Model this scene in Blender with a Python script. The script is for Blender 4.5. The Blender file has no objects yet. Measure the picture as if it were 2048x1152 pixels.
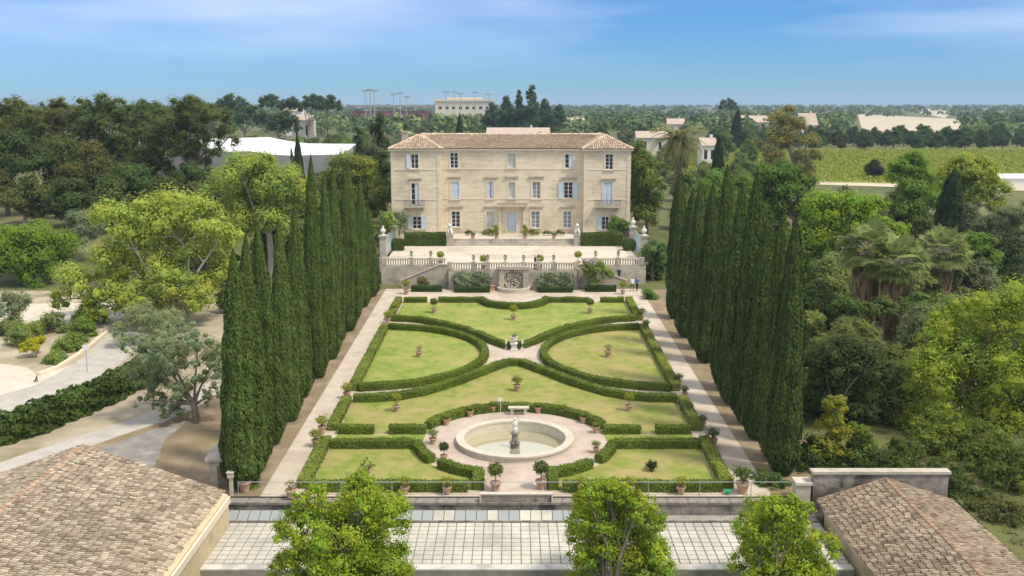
import bpy, math, random
import numpy as np
R = math.radians
scene = bpy.context.scene
col = scene.collection

# ------------------------------------------------------------------ camera, sky, sun, exposure
F = 2000.0; TH = R(10.5); CZ = 19.1            # focal length in photo pixels (2048 wide), pitch, camera height
cam_d = bpy.data.cameras.new('camera'); cam = bpy.data.objects.new('camera', cam_d); col.objects.link(cam)
cam.location = (0, 0, CZ); cam.rotation_euler = (R(90) - TH, 0, 0)
cam_d.sensor_width = 36.0; cam_d.lens = 36.0 * F / 2048.0
cam_d.clip_start = 0.5; cam_d.clip_end = 30000
scene.camera = cam

SUN = np.array((0.46, -0.25, 0.85)); SUN /= np.linalg.norm(SUN)
w = bpy.data.worlds.new('World'); scene.world = w; w.use_nodes = True
nt = w.node_tree; nt.nodes.clear()
def nd(t, **k):
    n = nt.nodes.new(t)
    for a, b in k.items(): setattr(n, a, b)
    return n
sky = nd('ShaderNodeTexSky'); sky.sky_type = 'NISHITA'; sky.sun_disc = False
sky.sun_elevation = math.asin(SUN[2]); sky.sun_rotation = math.atan2(SUN[0], SUN[1])
sky.altitude = 50; sky.air_density = 1.0; sky.dust_density = 0.0; sky.ozone_density = 3.0
tint = nd('ShaderNodeMix', data_type='RGBA', blend_type='MULTIPLY'); tint.inputs[0].default_value = 1
tint.inputs[7].default_value = (0.115, 0.222, 0.385, 1)
nt.links.new(sky.outputs[0], tint.inputs[6])
tc = nd('ShaderNodeTexCoord'); mp = nd('ShaderNodeMapping'); mp.inputs['Scale'].default_value = (1.0, 1.0, 6.5)
mp.inputs['Location'].default_value = (0.55, 0.1, 0.3)
nt.links.new(tc.outputs['Generated'], mp.inputs[0])
nz = nd('ShaderNodeTexNoise'); nz.inputs['Scale'].default_value = 1.9; nz.inputs['Detail'].default_value = 4; nz.inputs['Roughness'].default_value = .48
nt.links.new(mp.outputs[0], nz.inputs['Vector'])
rp = nd('ShaderNodeValToRGB'); rp.color_ramp.elements[0].position = .38; rp.color_ramp.elements[1].position = .72
rp.color_ramp.elements[0].color = (0, 0, 0, 1); rp.color_ramp.elements[1].color = (.62, .62, .62, 1)
nt.links.new(nz.outputs[0], rp.inputs[0])
# thin cloud thickens with height above the horizon
sx = nd('ShaderNodeSeparateXYZ'); nt.links.new(tc.outputs['Generated'], sx.inputs[0])
er = nd('ShaderNodeMapRange'); er.interpolation_type = 'SMOOTHSTEP'; er.inputs['From Min'].default_value = .07; er.inputs['From Max'].default_value = .34; er.inputs['To Min'].default_value = 0.0; er.inputs['To Max'].default_value = .82
nt.links.new(sx.outputs[2], er.inputs['Value'])
es = nd('ShaderNodeMapRange'); es.interpolation_type = 'SMOOTHSTEP'; es.inputs['From Min'].default_value = .01; es.inputs['From Max'].default_value = .09; nt.links.new(sx.outputs[2], es.inputs['Value'])
mu = nd('ShaderNodeMath', operation='MULTIPLY'); nt.links.new(rp.outputs[0], mu.inputs[0]); nt.links.new(es.outputs[0], mu.inputs[1])
ad = nd('ShaderNodeMath', operation='MAXIMUM'); nt.links.new(mu.outputs[0], ad.inputs[0]); nt.links.new(er.outputs[0], ad.inputs[1])
cl = nd('ShaderNodeMix', data_type='RGBA'); cl.inputs[7].default_value = (3.95, 4.05, 4.35, 1)
nt.links.new(ad.outputs[0], cl.inputs[0]); nt.links.new(tint.outputs[2], cl.inputs[6])
bg = nd('ShaderNodeBackground'); bg.inputs[1].default_value = 0.15
wo = nd('ShaderNodeOutputWorld')
nt.links.new(cl.outputs[2], bg.inputs[0]); nt.links.new(bg.outputs[0], wo.inputs[0])

sd = bpy.data.lights.new('sun', 'SUN'); so = bpy.data.objects.new('sun', sd); col.objects.link(so)
sd.energy = 1.85; sd.angle = R(8.0); sd.color = (1, .915, .76)
from mathutils import Vector, Matrix
so.rotation_euler = Vector(SUN).to_track_quat('Z', 'Y').to_euler(); so.location = (60, -30, 90)
vs = scene.view_settings; vs.view_transform = 'Standard'; vs.look = 'None'; vs.exposure = 1.06; vs.gamma = 1
scene.render.engine = 'CYCLES'
scene.cycles.max_bounces = 5; scene.cycles.diffuse_bounces = 3; scene.cycles.transparent_max_bounces = 6

# ------------------------------------------------------------------ pixel helpers: a pixel gives a direction, the ground or a known distance the point
def ray(x, y):
    u = (x - 1024) / F; v = (576 - y) / F
    return u, math.cos(TH) + v * math.sin(TH), -math.sin(TH) + v * math.cos(TH)
def gz(Y): return -3.0 - 0.0205 * (118 - Y)
def G(x, y, dz=0.0):                     # on the sloping garden plane
    u, a, b = ray(x, y); t = (CZ + 3 + 2.419 - dz) / (.0205 * a - b)
    return u * t, a * t
def atZ(x, y, z):
    u, a, b = ray(x, y); t = (z - CZ) / b
    return u * t, a * t, z
def atY(x, y, Y):
    u, a, b = ray(x, y); t = Y / a
    return u * t, Y, CZ + b * t
def sm(a, b, x):
    t = min(1, max(0, (x - a) / (b - a))); return t * t * (3 - 2 * t)
def H(X, Y):                             # terrain height
    if Y < 57.08 and abs(X) < 26.5: return -9.5
    if Y < 118: return gz(max(Y, 50)) - 0.04
    return -3.04 + 2.5 * sm(118, 165, Y) - 0.4 * sm(300, 900, Y)

# ------------------------------------------------------------------ materials
MATS = {}
def mat(name, c1, c2=None, scale=3.0, rough=.85, bump=0.0, bscale=None, c3=None, s3=.15, spec=.3, coords='Object', f3=(.5, .62), detail=6):
    m = bpy.data.materials.new(name); m.use_nodes = True; n = m.node_tree; b = n.nodes['Principled BSDF']
    b.inputs['Roughness'].default_value = rough; b.inputs['Specular IOR Level'].default_value = spec
    tc = n.nodes.new('ShaderNodeTexCoord')
    if coords == 'World':
        g = n.nodes.new('ShaderNodeNewGeometry'); vec = g.outputs['Position']
    else: vec = tc.outputs['Object']
    if c2 is None: b.inputs['Base Color'].default_value = (*c1, 1); out = None
    else:
        t = n.nodes.new('ShaderNodeTexNoise'); t.inputs['Scale'].default_value = scale; t.inputs['Detail'].default_value = detail
        t.inputs['Roughness'].default_value = .62
        n.links.new(vec, t.inputs['Vector'])
        r = n.nodes.new('ShaderNodeValToRGB'); r.color_ramp.elements[0].position = .36; r.color_ramp.elements[1].position = .66
        r.color_ramp.elements[0].color = (*c1, 1); r.color_ramp.elements[1].color = (*c2, 1)
        n.links.new(t.outputs[0], r.inputs[0]); out = r.outputs[0]
        if c3 is not None:
            t3 = n.nodes.new('ShaderNodeTexNoise'); t3.inputs['Scale'].default_value = s3; t3.inputs['Detail'].default_value = 8
            t3.inputs['Roughness'].default_value = .65
            n.links.new(vec, t3.inputs['Vector'])
            r3 = n.nodes.new('ShaderNodeValToRGB'); r3.color_ramp.elements[0].position = f3[0]; r3.color_ramp.elements[1].position = f3[1]
            n.links.new(t3.outputs[0], r3.inputs[0])
            mx = n.nodes.new('ShaderNodeMix'); mx.data_type = 'RGBA'
            n.links.new(r3.outputs[0], mx.inputs[0]); n.links.new(out, mx.inputs[6]); mx.inputs[7].default_value = (*c3, 1)
            out = mx.outputs[2]
        n.links.new(out, b.inputs['Base Color'])
    if bump:
        tb = n.nodes.new('ShaderNodeTexNoise'); tb.inputs['Scale'].default_value = bscale or scale * 4; tb.inputs['Detail'].default_value = 4
        n.links.new(vec, tb.inputs['Vector'])
        bp = n.nodes.new('ShaderNodeBump'); bp.inputs['Strength'].default_value = min(1, bump); bp.inputs['Distance'].default_value = .05
        n.links.new(tb.outputs[0], bp.inputs['Height']); n.links.new(bp.outputs[0], b.inputs['Normal'])
    MATS[name] = m; return m
def leaf_mat(name, trans=.3, rough=.55):
    # colour = the object's own colour x the per-leaf tint
    m = bpy.data.materials.new(name); m.use_nodes = True; n = m.node_tree; b = n.nodes['Principled BSDF']
    b.inputs['Roughness'].default_value = rough; b.inputs['Specular IOR Level'].default_value = .07
    oi = n.nodes.new('ShaderNodeObjectInfo'); at = n.nodes.new('ShaderNodeAttribute'); at.attribute_name = 'tint'
    mx = n.nodes.new('ShaderNodeMix'); mx.data_type = 'RGBA'; mx.blend_type = 'MULTIPLY'; mx.inputs[0].default_value = 1
    n.links.new(oi.outputs['Color'], mx.inputs[6]); n.links.new(at.outputs['Color'], mx.inputs[7])
    n.links.new(mx.outputs[2], b.inputs['Base Color'])
    if trans:
        tr = n.nodes.new('ShaderNodeBsdfTranslucent'); ms = n.nodes.new('ShaderNodeMixShader'); ms.inputs[0].default_value = trans
        n.links.new(mx.outputs[2], tr.inputs[0]); n.links.new(b.outputs[0], ms.inputs[1]); n.links.new(tr.outputs[0], ms.inputs[2])
        n.links.new(ms.outputs[0], n.nodes['Material Output'].inputs[0])
    MATS[name] = m; return m
leaf_mat('leaf', .5); leaf_mat('leaf_solid', .15, .75); leaf_mat('tile', 0, .9)
def facade_mat():
    m = mat('facade', (.68, .59, .44), (.78, .695, .54), .55, .92, .15, 9, c3=(.47, .39, .28), s3=.28, f3=(.5, .76))
    n = m.node_tree; b = n.nodes['Principled BSDF']; src = b.inputs['Base Color'].links[0].from_socket
    tcn = n.nodes.new('ShaderNodeTexCoord'); mp_ = n.nodes.new('ShaderNodeMapping'); mp_.inputs['Scale'].default_value = (.5, .5, 5.5); n.links.new(tcn.outputs['Object'], mp_.inputs[0])
    t = n.nodes.new('ShaderNodeTexNoise'); t.inputs['Scale'].default_value = 1.2; t.inputs['Detail'].default_value = 8; t.inputs['Roughness'].default_value = .7; n.links.new(mp_.outputs[0], t.inputs['Vector'])
    r = n.nodes.new('ShaderNodeValToRGB'); r.color_ramp.elements[0].position = .35; r.color_ramp.elements[1].position = .65; r.color_ramp.elements[0].color = (.82, .78, .72, 1); r.color_ramp.elements[1].color = (1.06, 1.05, 1.03, 1); n.links.new(t.outputs[0], r.inputs[0])
    x = n.nodes.new('ShaderNodeMix'); x.data_type = 'RGBA'; x.blend_type = 'MULTIPLY'; x.inputs[0].default_value = 1; n.links.new(src, x.inputs[6]); n.links.new(r.outputs[0], x.inputs[7]); n.links.new(x.outputs[2], b.inputs['Base Color'])
facade_mat()
mat('trim', (.66, .565, .42), (.74, .645, .50), 1.5, .85, .1, 9)
mat('ledge', (.40, .34, .25), (.56, .48, .36), 2.0, .9, .2, 9)
mat('stone', (.36, .32, .255), (.52, .465, .37), 1.4, .9, .35, 8, c3=(.25, .225, .185), s3=.6, f3=(.52, .72))
mat('stone_dark', (.16, .14, .12), (.36, .32, .27), 1.1, .95, .45, 7, c3=(.085, .075, .065), s3=.7)
mat('stone_white', (.48, .43, .34), (.58, .53, .43), 2.0, .8, .15, 9, c3=(.45, .42, .35), s3=.9, f3=(.56, .75))
mat('statue', (.62, .59, .52), (.72, .69, .62), 6, .8)
mat('shutter', (.48, .59, .66), (.54, .63, .69), 6, .7)
mat('shutter_pale', (.56, .63, .69), (.63, .68, .72), 6, .7)
mat('door_paint', (.50, .56, .68), (.56, .61, .72), 5, .6)
mat('blind', (.50, .52, .47), (.56, .57, .51), 4, .8)
mat('white_paint', (.72, .70, .66), (.8, .78, .74), 5, .6)
mat('iron', (.06, .06, .065), (.10, .10, .105), 9, .6, spec=.4)
mat('gravel', (.44, .37, .285), (.54, .475, .38), .8, .95, .35, 14, c3=(.39, .32, .24), s3=.16, coords='World')
mat('gravel_pale', (.50, .44, .345), (.58, .525, .425), .7, .95, .25, 14, c3=(.44, .375, .29), s3=.12, coords='World')
mat('gravel_pink', (.44, .355, .285), (.52, .43, .355), .9, .95, .35, 16, c3=(.38, .30, .23), s3=.3, coords='World')
mat('road', (.37, .34, .295), (.46, .425, .37), .9, .95, .2, 14, c3=(.36, .33, .285), s3=.18, coords='World')
mat('asphalt', (.20, .185, .17), (.28, .26, .235), 1.0, .95, .2, 14, c3=(.38, .34, .285), s3=.25, coords='World')
mat('soil', (.19, .14, .085), (.30, .235, .15), .55, 1, .5, 6, c3=(.21, .165, .085), s3=.3, coords='World')
mat('lawn', (.14, .21, .028), (.245, .295, .055), 1.6, 1, .6, 18, c3=(.34, .31, .105), s3=.36, coords='World', f3=(.42, .70), detail=12)
mat('lawn_dry', (.15, .205, .03), (.265, .285, .062), 1.4, 1, .6, 18, c3=(.35, .28, .12), s3=.42, coords='World', f3=(.40, .66), detail=12)
mat('terrain', (.06, .08, .02), (.17, .15, .065), .05, 1, .8, 2.5, c3=(.12, .135, .035), s3=.5, coords='World', detail=10)
mat('field_dry', (.42, .355, .24), (.52, .45, .32), .03, 1, coords='World')
mat('field_green', (.20, .24, .055), (.27, .28, .08), .05, 1, .2, 2, coords='World')
mat('bark', (.16, .125, .09), (.26, .215, .165), 3, .95, .6, 12)
mat('bark_pale', (.30, .26, .21), (.42, .375, .31), 3, .95, .5, 12)
mat('terracotta', (.40, .235, .155), (.52, .33, .235), 5, .9, .2, 14, c3=(.56, .42, .31), s3=3)
mat('pot_stone', (.42, .38, .31), (.55, .50, .42), 5, .9, .2, 14)
mat('ochre_wall', (.50, .40, .24), (.60, .49, .31), 1.0, .9, .2, 8, c3=(.40, .32, .21), s3=.5)
mat('roof_deck', (.30, .22, .15), (.40, .31, .22), 2, .95)
mat('concrete', (.50, .475, .42), (.60, .57, .51), 1.2, .9, .15, 9, c3=(.36, .34, .30), s3=.4)
mat('grout', (.24, .225, .19), (.33, .31, .265), 2, .95)
mat('membrane', (.58, .59, .60), (.68, .69, .70), .25, .7, c3=(.52, .52, .51), s3=.6)
mat('grey_clad', (.25, .25, .25), (.33, .33, .33), .2, .8)
mat('house_wall', (.60, .53, .43), (.70, .63, .52), .5, .9)
mat('white_wall', (.70, .67, .61), (.78, .75, .69), .5, .9)
mat('far_roof', (.40, .32, .25), (.48, .39, .31), .6, .95)
mat('maroon', (.20, .095, .085), (.27, .14, .12), .2, .9)
mat('metal_grey', (.30, .32, .34), (.38, .40, .42), 2, .5)
mat('skin', (.50, .31, .22)); mat('hair', (.035, .025, .02)); mat('cloth_white', (.72, .72, .74)); mat('cloth_navy', (.03, .04, .09))
mat('cloth_black', (.02, .02, .024)); mat('cloth_blue', (.10, .20, .38)); mat('cloth_beige', (.42, .36, .27))
mat('sand', (.34, .28, .195), (.44, .375, .275), .35, 1, .5, 5, c3=(.20, .18, .09), s3=.22, coords='World', f3=(.5, .68))
mat('gate_paint', (.33, .42, .43), (.40, .48, .48), 5, .7)
mat('green_plastic', (.02, .38, .17), rough=.4)
def glass_mat(name, c, rough=.08, spec=.6):
    m = bpy.data.materials.new(name); m.use_nodes = True; b = m.node_tree.nodes['Principled BSDF']
    b.inputs['Base Color'].default_value = (*c, 1); b.inputs['Roughness'].default_value = rough; b.inputs['Specular IOR Level'].default_value = spec
    MATS[name] = m
glass_mat('pane', (.035, .045, .055)); glass_mat('pane_pale', (.24, .27, .27), .2); glass_mat('roof_glass', (.30, .325, .315), .4, .35)
# glass-concrete roof tile
mat('roof_tile', (.50, .465, .385), (.58, .55, .47), .9, .75, .1, 9, c3=(.33, .31, .27), s3=.35, f3=(.42, .68), coords='World')
# water: a thin clear-ish film that mirrors the sky
def water_mat():
    m = bpy.data.materials.new('water'); m.use_nodes = True; n = m.node_tree; b = n.nodes['Principled BSDF']
    b.inputs['Base Color'].default_value = (.62, .58, .40, 1); b.inputs['Metallic'].default_value = .6; b.inputs['Roughness'].default_value = .05; b.inputs['Specular IOR Level'].default_value = .9
    b.inputs['IOR'].default_value = 1.5
    t = n.nodes.new('ShaderNodeTexNoise'); t.inputs['Scale'].default_value = 2.5
    bp = n.nodes.new('ShaderNodeBump'); bp.inputs['Strength'].default_value = .02; n.links.new(t.outputs[0], bp.inputs['Height'])
    n.links.new(bp.outputs[0], b.inputs['Normal']); MATS['water'] = m
water_mat()

# ------------------------------------------------------------------ mesh helpers
def setp(o, label=None, cat=None, group=None, kind=None):
    if label: o['label'] = label
    if cat: o['category'] = cat
    if group: o['group'] = group
    if kind: o['kind'] = kind
    return o
def link(name, me, parent=None, loc=(0, 0, 0), color=None):
    o = bpy.data.objects.new(name, me); col.objects.link(o); o.parent = parent; o.location = loc
    if color: o.color = (*color, 1)
    return o
def empty(name, loc, label, cat, group=None, rz=0):
    o = link(name, None, None, loc); o.rotation_euler.z = rz; o.empty_display_size = .2
    return setp(o, label, cat, group)
class MB:
    def __init__(s): s.v = []; s.f = []
    def poly(s, pts):
        n = len(s.v); s.v += [tuple(p) for p in pts]; s.f.append(tuple(range(n, n + len(pts)))); return s
    def box(s, x0, x1, y0, y1, z0, z1):
        n = len(s.v)
        s.v += [(x, y, z) for z in (z0, z1) for y in (y0, y1) for x in (x0, x1)]
        for q in ((0, 2, 3, 1), (4, 5, 7, 6), (0, 1, 5, 4), (2, 6, 7, 3), (0, 4, 6, 2), (1, 3, 7, 5)): s.f.append(tuple(n + i for i in q))
        return s
    def tube(s, pts, radii, k=6, cap=True):
        n0 = len(s.v); pts = [Vector(p) for p in pts]
        for i, p in enumerate(pts):
            d = (pts[min(i + 1, len(pts) - 1)] - pts[max(i - 1, 0)]).normalized()
            a = d.cross(Vector((0.31, 0.95, .02))); a = a.normalized() if a.length > 1e-4 else Vector((1, 0, 0)); b = d.cross(a)
            for j in range(k):
                an = 2 * math.pi * j / k; s.v.append(tuple(p + (a * math.cos(an) + b * math.sin(an)) * radii[i]))
        for i in range(len(pts) - 1):
            for j in range(k):
                q = n0 + i * k; s.f.append((q + j, q + (j + 1) % k, q + k + (j + 1) % k, q + k + j))
        if cap:
            s.f.append(tuple(n0 + j for j in range(k - 1, -1, -1))); s.f.append(tuple(n0 + (len(pts) - 1) * k + j for j in range(k)))
        return s
    def lathe(s, prof, c=(0, 0, 0), k=14, closed=False, cap=True):
        n0 = len(s.v)
        for r, z in prof:
            for j in range(k):
                an = 2 * math.pi * j / k; s.v.append((c[0] + r * math.cos(an), c[1] + r * math.sin(an), c[2] + z))
        for i in range(len(prof) - 1):
            for j in range(k):
                q = n0 + i * k; s.f.append((q + j, q + (j + 1) % k, q + k + (j + 1) % k, q + k + j))
        if not closed and cap:
            s.f.append(tuple(n0 + j for j in range(k - 1, -1, -1))); s.f.append(tuple(n0 + (len(prof) - 1) * k + j for j in range(k)))
        elif closed:
            for j in range(k):
                q = n0 + (len(prof) - 1) * k; s.f.append((q + j, q + (j + 1) % k, n0 + (j + 1) % k, n0 + j))
        return s
    def prism(s, poly, z0, z1):
        n = len(s.v); k = len(poly)
        s.v += [(x, y, z0) for x, y in poly] + [(x, y, z1) for x, y in poly]
        s.f.append(tuple(n + k - 1 - i for i in range(k))); s.f.append(tuple(n + k + i for i in range(k)))
        for i in range(k): s.f.append((n + i, n + (i + 1) % k, n + k + (i + 1) % k, n + k + i))
        return s
    def mesh(s, name, m, smooth=False):
        me = bpy.data.meshes.new(name); me.from_pydata(s.v, [], s.f); me.materials.append(MATS[m])
        if smooth: me.shade_smooth()
        me.update(); return me
    def build(s, name, m, parent=None, loc=(0, 0, 0), smooth=False, color=None):
        return link(name, s.mesh(name, m, smooth), parent, loc, color)
def quad_mesh(name, Q, T, m, smooth=False):
    """Q (n,4,3) corner positions, T (n,3) tints"""
    Q = np.asarray(Q, np.float32); n = len(Q); T = np.asarray(T, np.float32)
    me = bpy.data.meshes.new(name); me.vertices.add(4 * n); me.vertices.foreach_set('co', Q.reshape(-1))
    me.loops.add(4 * n); me.loops.foreach_set('vertex_index', np.arange(4 * n, dtype=np.int32))
    me.polygons.add(n); me.polygons.foreach_set('loop_start', np.arange(0, 4 * n, 4, dtype=np.int32))
    a = me.attributes.new('tint', 'FLOAT_COLOR', 'POINT')
    c = np.ones((n, 4, 4), np.float32); c[:, :, :3] = T[:, None, :]
    a.data.foreach_set('color', c.reshape(-1)); me.materials.append(MATS[m]); me.update(calc_edges=True)
    return me
def unit(a): return a / (np.linalg.norm(a, axis=-1, keepdims=True) + 1e-9)
def leaves(P, N, L, W, rng, up=None):
    """pointed leaf quads at P facing N, length L width W"""
    n = len(P); r = rng.normal(size=(n, 3)) if up is None else np.asarray(up, float) + rng.normal(size=(n, 3)) * .25
    t = unit(r - N * np.sum(r * N, 1, keepdims=True)); b = np.cross(N, t)
    L = (L * rng.uniform(.7, 1.3, (n, 1))) * .5; W = (W * rng.uniform(.7, 1.3, (n, 1))) * .5
    return np.stack([P - t * L, P + b * W, P + t * L, P - b * W], 1)
def vary(n, rng, b=.18, h=.12):
    v = 1 + rng.normal(size=(n, 1)) * b; y = rng.normal(size=(n, 1)) * h
    return np.clip(np.concatenate([v * (1 + y), v, v * (1 - y * .8)], 1), .25, 2.2)
def copy_tree(o, loc, sc=(1, 1, 1), rz=0, label=None, cat=None, group=None, color=None, cname=None):
    def rec(src, parent):
        c = src.copy(); col.objects.link(c); c.parent = parent
        if color and src.name.split('.')[0] in ('crown', 'foliage', 'fronds'): c.color = (*color, 1)
        for ch in src.children: rec(ch, c)
        return c
    r = rec(o, None); r.location = loc; r.scale = sc; r.rotation_euler.z = rz
    setp(r, label, cat, group)
    if cname: r.name = cname
    return r
def tile_roof(name, polys, parent, tw=.24, tl=.42, seed=1, base=((.46, .32, .22), (.55, .42, .29), (.36, .25, .18)), lift=.02, h=.125):
    """canal tiles as real half barrels on planar polygons; each poly = (eave0, eave1, more corners...)"""
    rng = np.random.default_rng(seed); QQ = []; TT = []
    for pl in polys:
        p = [np.array(q, float) for q in pl]
        u = unit(p[1] - p[0]); nrm = unit(np.cross(u, p[2] - p[0]))
        if nrm[2] < 0: nrm = -nrm
        v = np.cross(nrm, u)
        if v[2] < 0: v = -v
        q2 = np.array([[np.dot(c - p[0], u), np.dot(c - p[0], v)] for c in p])
        us = np.arange(q2[:, 0].min() + tw / 2, q2[:, 0].max(), tw); vs_ = np.arange(q2[:, 1].min() + tl * .4, q2[:, 1].max(), tl)
        U, V = np.meshgrid(us, vs_); U = U.ravel(); V = V.ravel()
        ins = np.zeros(len(U), bool); k = len(q2)
        for i in range(k):
            x0, y0 = q2[i]; x1, y1 = q2[(i + 1) % k]
            cnd = ((y0 > V) != (y1 > V)) & (U < (x1 - x0) * (V - y0) / ((y1 - y0) + 1e-12) + x0); ins ^= cnd
        ci = np.round((U - U.min()) / tw).astype(int); V = V + rng.uniform(-.16, .16, ci.max() + 1)[ci] * tl
        U = U[ins] + rng.normal(size=ins.sum()) * .012; V = V[ins] + rng.normal(size=ins.sum()) * .02; n = len(U)
        sk = rng.normal(size=n) * .02
        prof = [(-.42, 0), (-.26, .85), (.26, .85), (.42, 0)]
        c0 = np.array(base[0]); pick = rng.random(n)
        colr = np.where(pick[:, None] < .45, np.array(base[0]), np.where(pick[:, None] < .82, np.array(base[1]), np.array(base[2])))
        lf = np.sin(U * .35 + 1.3 * seed + V * .2) * np.sin(V * .5 + seed - U * .13) * .12 + np.sin(U * 1.3 + V * .7) * np.sin(V * 1.9 - U * .6 + seed) * .10 + 1
        colr = colr * rng.uniform(.75, 1.2, (n, 1)) * lf[:, None]
        for j in range(3):
            (a0, h0), (a1, h1) = prof[j], prof[j + 1]
            def pt(a, hh, e):
                s_ = 1.0 if e == 0 else .86; hz = lift + hh * h * s_ + (.05 if e == 0 else 0.0)
                vv = V + (-.56 if e == 0 else .56) * tl; uu = U + a * tw * .98 * s_ + (sk if e else 0)
                return p[0] + uu[:, None] * u + vv[:, None] * v + hz * nrm
            QQ.append(np.stack([pt(a0, h0, 0), pt(a1, h1, 0), pt(a1, h1, 1), pt(a0, h0, 1)], 1)); TT.append(colr)
    me = quad_mesh(name, np.concatenate(QQ), np.concatenate(TT), 'tile')
    o = link(name, me, parent); o['kind'] = 'stuff'; return o
def ridge_tiles(name, a, b, parent, seed=3, r=.15, color=((.52, .30, .20))):
    rng = np.random.default_rng(seed); a = np.array(a, float); b = np.array(b, float); L = np.linalg.norm(b - a); u = (b - a) / L
    s = unit(np.cross(u, (0, 0, 1))); z = np.cross(s, u); n = int(L / .42); QQ = []; TT = []
    for i in range(n):
        c = a + u * (i + .5) * L / n; cc = np.array(color) * rng.uniform(.75, 1.3)
        an = [math.pi * t / 4 for t in range(5)]
        for j in range(4):
            def q(t, e): return c + u * e * .24 + (s * math.cos(t) + z * math.sin(t) * .9) * (r if e < 0 else r * .85) - z * .02
            QQ.append([q(an[j], -1), q(an[j + 1], -1), q(an[j + 1], 1), q(an[j], 1)]); TT.append(cc)
    o = link(name, quad_mesh(name, QQ, TT, 'tile'), parent); o['kind'] = 'stuff'; return o
# ------------------------------------------------------------------ terrain and surfaces
def axis(vals): return sorted(set(round(v, 3) for v in vals))
gx = axis([*range(-60, 61, 6), -14.8, -14.2, 14.8, 15.2, -26.4, -26.6, 26.4, 26.6] + [s * v for s in (-1, 1) for v in (75, 95, 120, 160, 220, 300, 420, 600, 900, 1400, 2400, 4500)])
gy = axis([-60, -30, 0, 20, 40, 52, 54, 56, 57.0, 57.16, 57.6, 58.2, *range(60, 116, 6), 116.8, 117.4, 118, *range(120, 180, 5), 190, 205, 225, 250, 280, 320, 370, 430, 500, 600, 750, 950, 1300, 1900, 3000, 4500, 6000])
mb = MB(); rr = random.Random(3)
for y in gy:
    for x in gx: mb.v.append((x, y, H(x, y) - (1.6 if abs(x) < 14.5 and 58 < y < 117 else 0)))
nx = len(gx)
for j in range(len(gy) - 1):
    for i in range(nx - 1): a = j * nx + i; mb.f.append((a, a + 1, a + nx + 1, a + nx))
setp(mb.build('ground', 'terrain'), kind='structure')
def sheet(name, poly, m, dz=0.02):
    mb = MB(); mb.poly([(x, y, gz(y) + dz) for x, y in poly])
    return setp(mb.build(name, m), kind='structure')
XC = 0.2
def mir(pts): return [(2 * XC - x, y) for x, y in pts]
# garden base gravel with pale paths along both cypress rows
mb = MB()
for q in (((-15.2, 57.0), (15.7, 57.0), (15.7, 61.9), (-15.2, 61.9)), ((-15.2, 61.9), (-4.2, 61.9), (-4.2, 70.7), (-15.2, 70.7)), ((4.6, 61.9), (15.7, 61.9), (15.7, 70.7), (4.6, 70.7)), ((-15.2, 70.7), (15.7, 70.7), (15.5, 118.6), (-15.2, 118.6))):
    mb.poly([(x, y, gz(y)) for x, y in q])
setp(mb.build('gravel_path', 'gravel'), kind='structure')
sheet('cypress_verge', [(-19.5, 57.0), (-15.2, 57.0), (-15.2, 118), (-19.5, 118)], 'soil', 0.004)
sheet('cypress_verge', [(15.7, 57.0), (20.5, 57.0), (20.5, 118), (15.5, 118)], 'soil', 0.004)
def arc(c, r, a0, a1, n=24, ry=None):
    return [(c[0] + r * math.cos(R(a0 + (a1 - a0) * i / n)), c[1] + (ry or r) * math.sin(R(a0 + (a1 - a0) * i / n))) for i in range(n + 1)]
FC = (XC, 66.3)                                  # fountain centre
OV = (-12.6, 88.3)                               # centre of one half-oval lawn
half_l = [(-12.5, 77.9)] + arc(OV, 10.0, -90, 90, 30) + [(-12.5, 98.7)]
BKL = [(-12.4, 102.1), (-10.6, 101.8), (-8.9, 101.0), (-7.0, 99.6), (-5.2, 97.9), (-3.4, 95.6), (-1.9, 93.0), (-.5, 91.1)]
FRL = [(-12.4, 75.2), (-10.5, 75.3), (-8.8, 75.8), (-7.2, 76.8), (-5.8, 78.2), (-4.2, 80.1), (-2.7, 82.3), (-.5, 85.3)]
sheet('half_oval_lawn', half_l, 'lawn'); sheet('half_oval_lawn', list(reversed(mir(half_l))), 'lawn_dry')
bulge = arc((XC, 111.2), 3.4, 180, 360, 16)
sheet('back_lawn', list(reversed(BKL[:])) + [(-12.3, 111)] + bulge + [(12.7, 111)] + mir(BKL), 'lawn')
pl_arc = arc(FC, 6.5, 165, 15, 28)
sheet('middle_lawn', FRL + list(reversed(mir(FRL))) + [(12.8, 67.9)] + list(reversed(pl_arc)) + [(-12.4, 67.9)], 'lawn_dry')
q_arc = arc(FC, 6.9, 190, 255, 14)
front_q = [(-12.4, 58.0), (-12.4, 65.3)] + q_arc + [(-1.7, 58.0)]
sheet('front_lawn', front_q, 'lawn_dry'); sheet('front_lawn', list(reversed(mir(front_q))), 'lawn_dry')
sheet('grass_walk', [(-12.4, 65.5), (-6.3, 65.5), (-6.1, 67.7), (-12.4, 67.7)], 'lawn', .014)
sheet('grass_walk', mir([(-6.3, 65.5), (-12.4, 65.5), (-12.4, 67.7), (-6.1, 67.7)]), 'lawn', .014)
mb = MB(); o1 = arc(FC, 6.3, 0, 360, 48); o2 = arc(FC, 3.85, 0, 360, 48)
for i in range(48): mb.poly([(x, y, gz(y) + .008) for x, y in (o2[i], o1[i], o1[i + 1], o2[i + 1])])
setp(mb.build('fountain_plaza', 'gravel_pink'), kind='structure')
sheet('plaza_approach', [(-1.6, 57.2), (2.0, 57.2), (2.0, 61), (-1.6, 61)], 'gravel_pink', .006)
sheet('cross_path', [(-2.2, 88.2), (XC, 84.5), (2.6, 88.2), (XC, 92)], 'gravel_pink', .006)
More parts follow.
